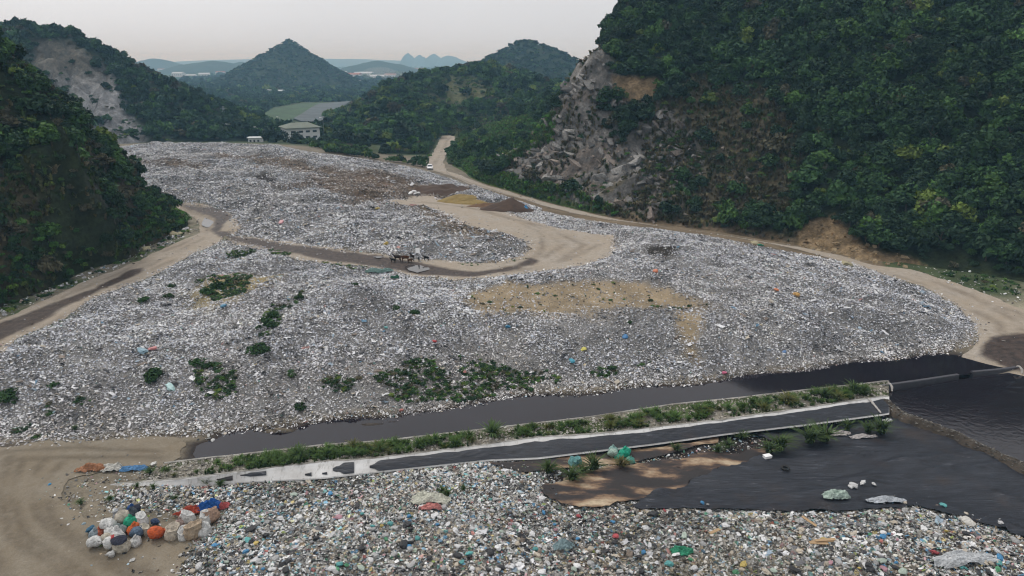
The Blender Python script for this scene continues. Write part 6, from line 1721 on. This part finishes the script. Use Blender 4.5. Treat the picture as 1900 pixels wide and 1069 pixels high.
for k, (u, v, L_, a) in enumerate(((1525, 1012, 1.6, .1), (1530, 1008, 1.6, .16), (1518, 1016, 1.4, .05), (1500, 975, 1.2, -.9), (1325, 995, 1.3, .7))):
    x, y = [float(q[0]) for q in hit(u, v)]
    o = mesh_obj("plank", *box_v(-L_ / 2, L_ / 2, -.11, .11, -.02, .03), M['wood'] if 'wood' in M else M.setdefault('wood', plain('weathered_wood', (.38, .26, .15), .85, .3)), loc=(x, y, float(floor_z(x, y)) + .3 + .04 * k), rot=(.1, .05 * k, a))
    tag(o, ("middle pale plank of the three lying together on the near heap", "upper pale plank of the three lying together on the near heap", "lower pale plank of the three lying together on the near heap", "slanting plank upright in the rubbish", "brown board left of the three planks")[k], "plank", "planks on the near heap")
# tyre on the liner
V, F = [], []
for i in range(20):
    a = 6.2832 * i / 20
    for j in range(8):
        b = 6.2832 * j / 8; r_ = .30 + .10 * math.cos(b); V.append((r_ * math.cos(a), r_ * math.sin(a), .09 + .09 * math.sin(b)))
F = [(i * 8 + j, ((i + 1) % 20) * 8 + j, ((i + 1) % 20) * 8 + (j + 1) % 8, i * 8 + (j + 1) % 8) for i in range(20) for j in range(8)]
x, y = [float(q[0]) for q in hit(1456, 877)]
tag(mesh_obj("tyre", V, F, M['rubber'], smooth_=True, loc=(x, y, float(surf_z(x, y)) + .08)), "small black tyre lying flat on the liner", "tyre")
x, y = [float(q[0]) for q in hit(1422, 860)]
bx_ = mesh_obj("foam_box", *merge(box_v(-.35, .35, -.22, .22, 0, .2), box_v(-.37, .37, -.24, .24, .2, .26)), M['lampw'], loc=(x, y, float(surf_z(x, y)) + .05), rot=(0, 0, .3)); tag(bx_, "white foam box on the liner by the sand edge", "box")
x, y = [float(q[0]) for q in hit(775, 470)]
tag(mesh_obj("white_panel", *box_v(-.34, .34, -.03, .03, 0, .85), M['lampw'], loc=(x, y, float(floor_z(x, y)) + .1), rot=(-.35, 0, .1)), "white panel leaning on the rubbish behind the goats", "panel")

# ---- goats and cattle
def animal_mesh(name, graze=False, horn=True):
    V = [(-.42, 0, .72), (-.1, 0, .70), (.28, 0, .74), (.5, 0, .84), (.66, 0, 1.02 if not graze else .62), (.78, 0, 1.0 if not graze else .46), (.92, 0, .93 if not graze else .36)]
    rad = [.17, .20, .19, .13, .085, .09, .045]
    E = [(i, i + 1) for i in range(6)]
    def add(p, r, par): V.append(p); rad.append(r); E.append((par, len(V) - 1)); return len(V) - 1
    for s in (-1, 1):
        a = add((.36, .09 * s, .52), .085, 2); b = add((.36, .1 * s, .28), .045, a); add((.37, .1 * s, .0), .035, b)
        a = add((-.44, .10 * s, .55), .10, 0); a2 = add((-.36, .1 * s, .42), .07, a); b = add((-.50, .1 * s, .28), .045, a2); add((-.46, .1 * s, .0), .035, b)
    add((-.62, 0, .80), .03, 0); add((-.68, 0, .70), .025, len(V) - 1)
    me = bpy.data.meshes.new(name); me.from_pydata(V, E, [])
    o = bpy.data.objects.new(name, me); COL.objects.link(o)
    sk = o.modifiers.new("skin", 'SKIN'); ss_ = o.modifiers.new("sub", 'SUBSURF'); ss_.levels = ss_.render_levels = 2
    for i, r_ in enumerate(rad): me.skin_vertices[0].data[i].radius = (r_, r_ * (1.15 if i < 3 else 1))
    me.skin_vertices[0].data[1].use_root = True
    dg = bpy.context.evaluated_depsgraph_get()
    m2 = bpy.data.meshes.new_from_object(o.evaluated_get(dg)); m2.materials.clear(); m2.materials.append(M['fur'])
    m2.polygons.foreach_set("use_smooth", [True] * len(m2.polygons))
    bpy.data.objects.remove(o)
    return m2
AM = animal_mesh("goat"); AG = animal_mesh("goat", True)
hx = (.70, 1.08) 
def beast(nm, u, v, s, rz, tint, label, graze=False, horns=True, cat="goat"):
    x, y = [float(q[0]) for q in hit(u, v)]
    e_ = inst(nm, AG if graze else AM, (x, y, float(floor_z(x, y)) + .06), (0, 0, rz), s, tint)
    tag(e_, label, cat, "goats and cattle on the dirt road")
    hz = (.74, .52) if graze else (.74, 1.06)
    for sd_ in (-1, 1):
        inst("ear", ear_me, (hz[0], sd_ * .07, hz[1]), (0, 0, sd_ * .6), 1, tint, e_)
        if horns: inst("horn", horn_me, (hz[0] - .02, sd_ * .035, hz[1] + .02), (0, 0, 0), 1, (.15, .13, .1), e_)
    return e_
o = mesh_obj("ear", *crumple(2, 1, .1, (.08, .22, .05)), M['fur']); ear_me = o.data; bpy.data.objects.remove(o)
o = mesh_obj("horn", *tube([(0, 0, 0), (-.05, 0, .10), (-.13, 0, .16)], [.022, .016, .005], 6), M['fur']); horn_me = o.data; bpy.data.objects.remove(o)
beast("goat", 729, 488, .68, math.pi - .35, (.015, .014, .014), "black goat facing left, leftmost of the herd", False)
beast("cow", 738, 486, 1.05, math.pi - .1, (.035, .022, .017), "dark brown young cow behind the leftmost black goat", False, False, "cow")
beast("cow", 752, 487, 1.1, math.pi + .25, (.085, .038, .02), "reddish brown young cow with its head lowered", True, False, "cow")
beast("goat", 761, 489, .7, .25, (.08, .04, .022), "small brown goat grazing in front of the reddish cow", True)
beast("goat", 765, 481, .85, math.pi - .8, (.03, .02, .017), "dark brown goat with raised head, behind the grazing one", False)
beast("goat", 777, 485, .75, -math.pi / 2 + .2, (.07, .072, .072), "grey black goat facing the camera", False)
beast("goat", 791, 484, .75, math.pi - .25, (.012, .012, .014), "black goat facing left, rightmost of the herd", False)

# ---- white car on the road
cx_, cy_ = [float(q) for q in atz(798, 318, 2.2)]
car = empty("car", (cx_, cy_, float(floor_z(cx_, cy_)) + .08), -math.pi / 2 + .12)
tag(car, "small white car driving towards the landfill on the dirt road", "car")
import bmesh
def prof_solid(prof, w, taper=None):
    V, F = [], []; n = len(prof)
    for s in (-1, 1):
        for x, z in prof: V.append((x, s * (w / 2 if taper is None else taper(z) * w / 2), z))
    F = [tuple(range(n))[::-1], tuple(range(n, 2 * n))]
    F += [(i, (i + 1) % n, n + (i + 1) % n, n + i) for i in range(n)]
    return V, F
body = [(-2.1, .35), (-2.15, .8), (-2.0, 1.02), (1.0, 1.02), (1.9, .85), (2.12, .7), (2.12, .35)]
bo = mesh_obj("body", *prof_solid(body, 1.8), M['paintw'], car)
bv = bo.modifiers.new("bevel", 'BEVEL'); bv.width = .08; bv.segments = 2
cab = [(-1.9, 1.02), (-1.5, 1.5), (-.2, 1.56), (.35, 1.5), (1.05, 1.02)]
mesh_obj("cabin", *prof_solid(cab, 1.62, lambda z: 1.0 if z < 1.2 else .84), M['paintw'], car)
mesh_obj("windscreen", [(.42, -.62, 1.46), (.42, .62, 1.46), (1.0, .70, 1.08), (1.0, -.70, 1.08), (.36, -.62, 1.40), (.36, .62, 1.40), (.9, .7, 1.02), (.9, -.7, 1.02)], [(0, 3, 2, 1), (4, 5, 6, 7), (0, 1, 5, 4), (1, 2, 6, 5), (2, 3, 7, 6), (3, 0, 4, 7)], M['glass'], car)
for s in (-1, 1):
    mesh_obj("side_window", *box_v(-1.35, .3, min(s * .72, s * .80), max(s * .72, s * .80), 1.1, 1.4), M['glass'], car)
    mesh_obj("headlight", *box_v(1.98, 2.14, s * .68 - .18, s * .68 + .18, .68, .82), M['glass'], car)
    mesh_obj("mirror", *box_v(.7, .85, min(s * .9, s * 1.05), max(s * .9, s * 1.05), 1.02, 1.15), M['paintw'], car)
    for x in (-1.3, 1.35):
        w = mesh_obj("wheel", *tube([(x, s * .72, .33), (x, s * .93, .33)], .33, 14), M['rubber'], car)
        mesh_obj("rim", *tube([(x, s * .90, .33), (x, s * .945, .33)], .19, 10), M['steel'], w)
mesh_obj("grille", *box_v(2.1, 2.15, -.45, .45, .62, .74), M['rubber'], car)
mesh_obj("bumper_intake", *box_v(2.1, 2.15, -.8, .8, .33, .48), M['rubber'], car)

# ---- houses
def px_at(u, v, z): return [float(q) for q in atz(u, v, z)]
hx_, hy_ = px_at(545, 262, 2.0)
house = empty("house", (hx_ + .8, hy_ + 8, 2.3), .55); tag(house, "large two storey white house with a mossy hipped roof among trees", "house")
W2, D2, HH = 7.0, 5.6, 4.9
mesh_obj("wall", *box_v(-W2, W2, -D2, D2, -1, HH), M['white'], house)
e2 = .8
rv = [(-W2 - e2, -D2 - e2, HH), (W2 + e2, -D2 - e2, HH), (W2 + e2, D2 + e2, HH), (-W2 - e2, D2 + e2, HH), (-W2 - e2, -D2 - e2, HH + .25), (W2 + e2, -D2 - e2, HH + .25), (W2 + e2, D2 + e2, HH + .25), (-W2 - e2, D2 + e2, HH + .25), (-3.5, 0, HH + 2.1), (3.5, 0, HH + 2.1)]
mesh_obj("roof", rv, [(0, 3, 2, 1), (0, 1, 5, 4), (1, 2, 6, 5), (2, 3, 7, 6), (3, 0, 4, 7), (4, 5, 9, 8), (5, 6, 9), (6, 7, 8, 9), (7, 4, 8)], M['roof'], house)
def window(par, x0, x1, z0, z1, y, ax='y', glass='glass'):
    fr = mesh_obj("window", *(box_v(x0, x1, y - .06, y + .06, z0, z1) if ax == 'y' else box_v(y - .06, y + .06, x0, x1, z0, z1)), M['white'], par)
    g = .12
    mesh_obj("pane", *(box_v(x0 + g, x1 - g, y - .09, y + .09, z0 + g, z1 - g) if ax == 'y' else box_v(y - .09, y + .09, x0 + g, x1 - g, z0 + g, z1 - g)), M[glass], fr)
for x in (-4.6, -1.2, 1.8, 4.8): window(house, x - 1.0, x + 1.0, 2.9, 4.0, -D2)
for x in (-4.6, 1.6, 4.8): window(house, x - 1.0, x + 1.0, .5, 1.6, -D2)
for y in (-3.5, 0, 3.5): window(house, y - 1.0, y + 1.0, 2.9, 4.0, -W2, 'x')
for y in (-2, 3): window(house, y - 1.0, y + 1.0, 2.9, 4.0, W2, 'x')
mesh_obj("door", *box_v(-1.8, -.6, -D2 - .08, -D2 + .05, 0, 2.2), M['glass'], house)
hx2, hy2 = px_at(473, 268, 2.0)
hut = empty("hut", (hx2, hy2 + 1.5, 2.0), .12, .9); tag(hut, "small flat roofed white hut left of the large house", "hut")
mesh_obj("wall", *box_v(-2.9, 2.9, -2, 2, -1, 2.9), M['white'], hut)
mesh_obj("roof", *box_v(-3.4, 3.4, -2.5, 2.5, 2.9, 3.15), M['white'], hut)
for x in (-1.9, 1.6): window(hut, x - .55, x + .55, 1.1, 2.2, -2)
mesh_obj("door", *box_v(-.6, .15, -2.06, -1.95, 0, 2.1), M['glass'], hut)
for u, v, h, lb in ((428, 262, 7.2, "street lamp in front of the wide dark tree"), (455, 262, 6.4, "street lamp left of the small white hut"), (480, 262, 6.0, "street lamp right of the small white hut"), (307, 262, 5.0, "street lamp alone behind the far heap on the left"), (522, 252, 8.5, "street lamp behind the large house"), (602, 256, 9, "street lamp right of the large house")):
    x, y = px_at(u, v, 2.0)
    p = empty("street_lamp", (x, y, 2.0)); tag(p, lb, "street lamp", "street lamps by the houses")
    mesh_obj("pole", *tube([(0, 0, -.5), (0, 0, h - .4), (-.15, 0, h - .1), (-.7, 0, h)], [.09, .07, .06, .05], 7), M['steel'], p)
    mesh_obj("lamp_head", *box_v(-1.45, -.6, -.18, .18, h - .1, h + .12), M['lampw'], p)
x, y = px_at(411, 252, 2)
mast = empty("power_mast", (x, y + 6, 3)); tag(mast, "thin lattice power mast before the quarried hill", "power mast")
legs = [tube([(sx * 1.0, sy * 1.0, -2), (sx * .25, sy * .25, 12)], .07, 5) for sx in (-1, 1) for sy in (-1, 1)]
for k, lg in enumerate(legs): mesh_obj("leg", *lg, M['steel'], mast)
mesh_obj("bracing", *merge(*[tube([(a * (1 - z / 15), b * (1 - z / 15), z), (c * (1 - (z + 2) / 15), d * (1 - (z + 2) / 15), z + 2)], .04, 4) for z in range(-1, 11, 2) for a, b, c, d in ((-1, -1, 1, -1), (1, -1, 1, 1), (1, 1, -1, 1), (-1, 1, -1, -1))]), M['steel'], mast)
mesh_obj("crossarm", *merge(tube([(-1.6, 0, 11), (1.6, 0, 11)], .06, 5), tube([(-1.3, 0, 9.4), (1.3, 0, 9.4)], .06, 5)), M['steel'], mast)

# ---- buildings on the plain
M['bl'] = plain('far_white_wall', (.55, .55, .55), .9, .15, .05); M['br'] = plain('far_tile_roof', (.28, .13, .1), .9, .2, .05); M['bg'] = plain('far_sheet_roof', (.42, .45, .48), .8, .15, .05)
def far_building(u, v, w, d, h, label, roof='bg', group="far buildings on the plain"):
    x, y = px_at(u, v, -2.2)
    b = empty("building", (x, y, -2.2), R.uniform(-.3, .3)); tag(b, label, "building", group)
    mesh_obj("wall", *box_v(-w, w, -d, d, 0, h), M['bl'], b)
    mesh_obj("roof", [(-w - .4, -d - .4, h), (w + .4, -d - .4, h), (w + .4, d + .4, h), (-w - .4, d + .4, h), (-w - .4, 0, h + d * .35), (w + .4, 0, h + d * .35)], [(0, 3, 2, 1), (0, 1, 5, 4), (2, 3, 4, 5), (1, 2, 5), (3, 0, 4)], M[roof], b)
    n = max(2, min(6, int(w / 2.5)))
    for k in range(n):
        xx = -w + (k + .5) * 2 * w / n
        mesh_obj("window", *box_v(xx - .6, xx + .6, -d - .05, -d + .05, h * .45, h * .75), M['glass'], b)
far_building(505, 177, 15, 5, 4.5, "long low white shed at the foot of the cone hill")
far_building(437, 182, 4, 3, 4, "small white house at the left foot of the cone hill", 'br')
for u, v, w, lb in ((634, 141, 14, "white factory hall below the hazy middle hill, left"), (655, 147, 18, "white factory hall below the hazy middle hill, centre"), (680, 143, 16, "broad white hall right of the cone hill"), (666, 141, 10, "small white block between the halls"), (645, 161, 12, "pale hall by the right foot of the cone"), (664, 160, 8, "small pale house by the right foot of the cone"), (778, 134, 20, "long far white hall above the wooded ridge"), (332, 143, 14, "pale far hall in front of the left hazy hills"), (356, 147, 10, "small far house in front of the left hazy hills"), (380, 144, 12, "far block between the left hills and the cone"), (410, 140, 12, "far white hall near the left slope of the cone"), (300, 133, 12, "tiny far hall at the foot of the leftmost hazy hill"), (700, 150, 14, "far shed in the smoke right of the halls"), (725, 146, 12, "faint far house right of the smoke"), (640, 135, 14, "distant white row behind the halls")):
    far_building(u, v, w, w * .55, 6 + w * .2, lb, R.choice(['bg', 'br', 'bg']))
# smoke over the plain
xs, ys = px_at(715, 152, -2.2)
V, F = ico(3); n = fbm(V[:, 0] * 1.5 + 3, V[:, 1] * 1.5 + V[:, 2], 3, 800)
V = V * (1 + .6 * (n - .5))[:, None] * np.array((48, 30, 14)); V[:, 0] -= V[:, 2] * .6
sm = mesh_obj("smoke", V, F, None, smooth_=True, loc=(xs, ys, 10)); tag(sm, kind='stuff')
m = bpy.data.materials.new("smoke"); m.use_nodes = True; nn2 = m.node_tree.nodes; nn2.remove(nn2["Principled BSDF"])
pv = nn2.new("ShaderNodeVolumePrincipled"); pv.inputs["Density"].default_value = .004; pv.inputs["Color"].default_value = (.95, .92, .9, 1); pv.inputs["Anisotropy"].default_value = 0
m.node_tree.links.new(pv.outputs[0], nn2["Material Output"].inputs["Volume"]); sm.data.materials.append(m)
# bird over the ridge
x, y, z = [float(q) for q in aty(808, 124, 150)]
bird = mesh_obj("bird", *merge(tube([(-.25, 0, 0), (-.1, 0, .01), (.12, 0, .02), (.25, 0, .0), (.32, 0, -.01)], [.01, .06, .07, .04, .01], 8),
    ([(.1, 0, .03), (-.05, .45, .2), (-.15, .75, .1), (-.1, .4, .14), (-.1, 0, .02)], [(0, 1, 3, 4), (1, 2, 3)]), ([(.1, 0, .03), (-.05, -.45, .2), (-.15, -.75, .1), (-.1, -.4, .14), (-.1, 0, .02)], [(4, 3, 1, 0), (3, 2, 1)]), ([(-.2, 0, .01), (-.42, .1, 0), (-.42, -.1, 0)], [(0, 1, 2)])), M['fur'], loc=(x, y, z), rot=(.3, 0, 2.6), scl=.75)
bird['tint'] = [.03, .03, .03]; tag(bird, "small dark bird flying above the wooded ridge", "bird")

# ---- the hazy air
hz = mesh_obj("haze", *box_v(-8800, 8800, -900, 8600, -4.2, 100), None); tag(hz, kind='stuff')
m = bpy.data.materials.new("haze"); m.use_nodes = True; nn2 = m.node_tree.nodes; nn2.remove(nn2["Principled BSDF"])
pv = nn2.new("ShaderNodeVolumePrincipled"); pv.inputs["Density"].default_value = HAZE_DENSITY
pv.inputs["Color"].default_value = (.38, .70, 1.0, 1); pv.inputs["Absorption Color"].default_value = (1, 1, 1, 1); pv.inputs["Anisotropy"].default_value = 0
m.node_tree.links.new(pv.outputs[0], nn2["Material Output"].inputs["Volume"]); hz.data.materials.append(m)
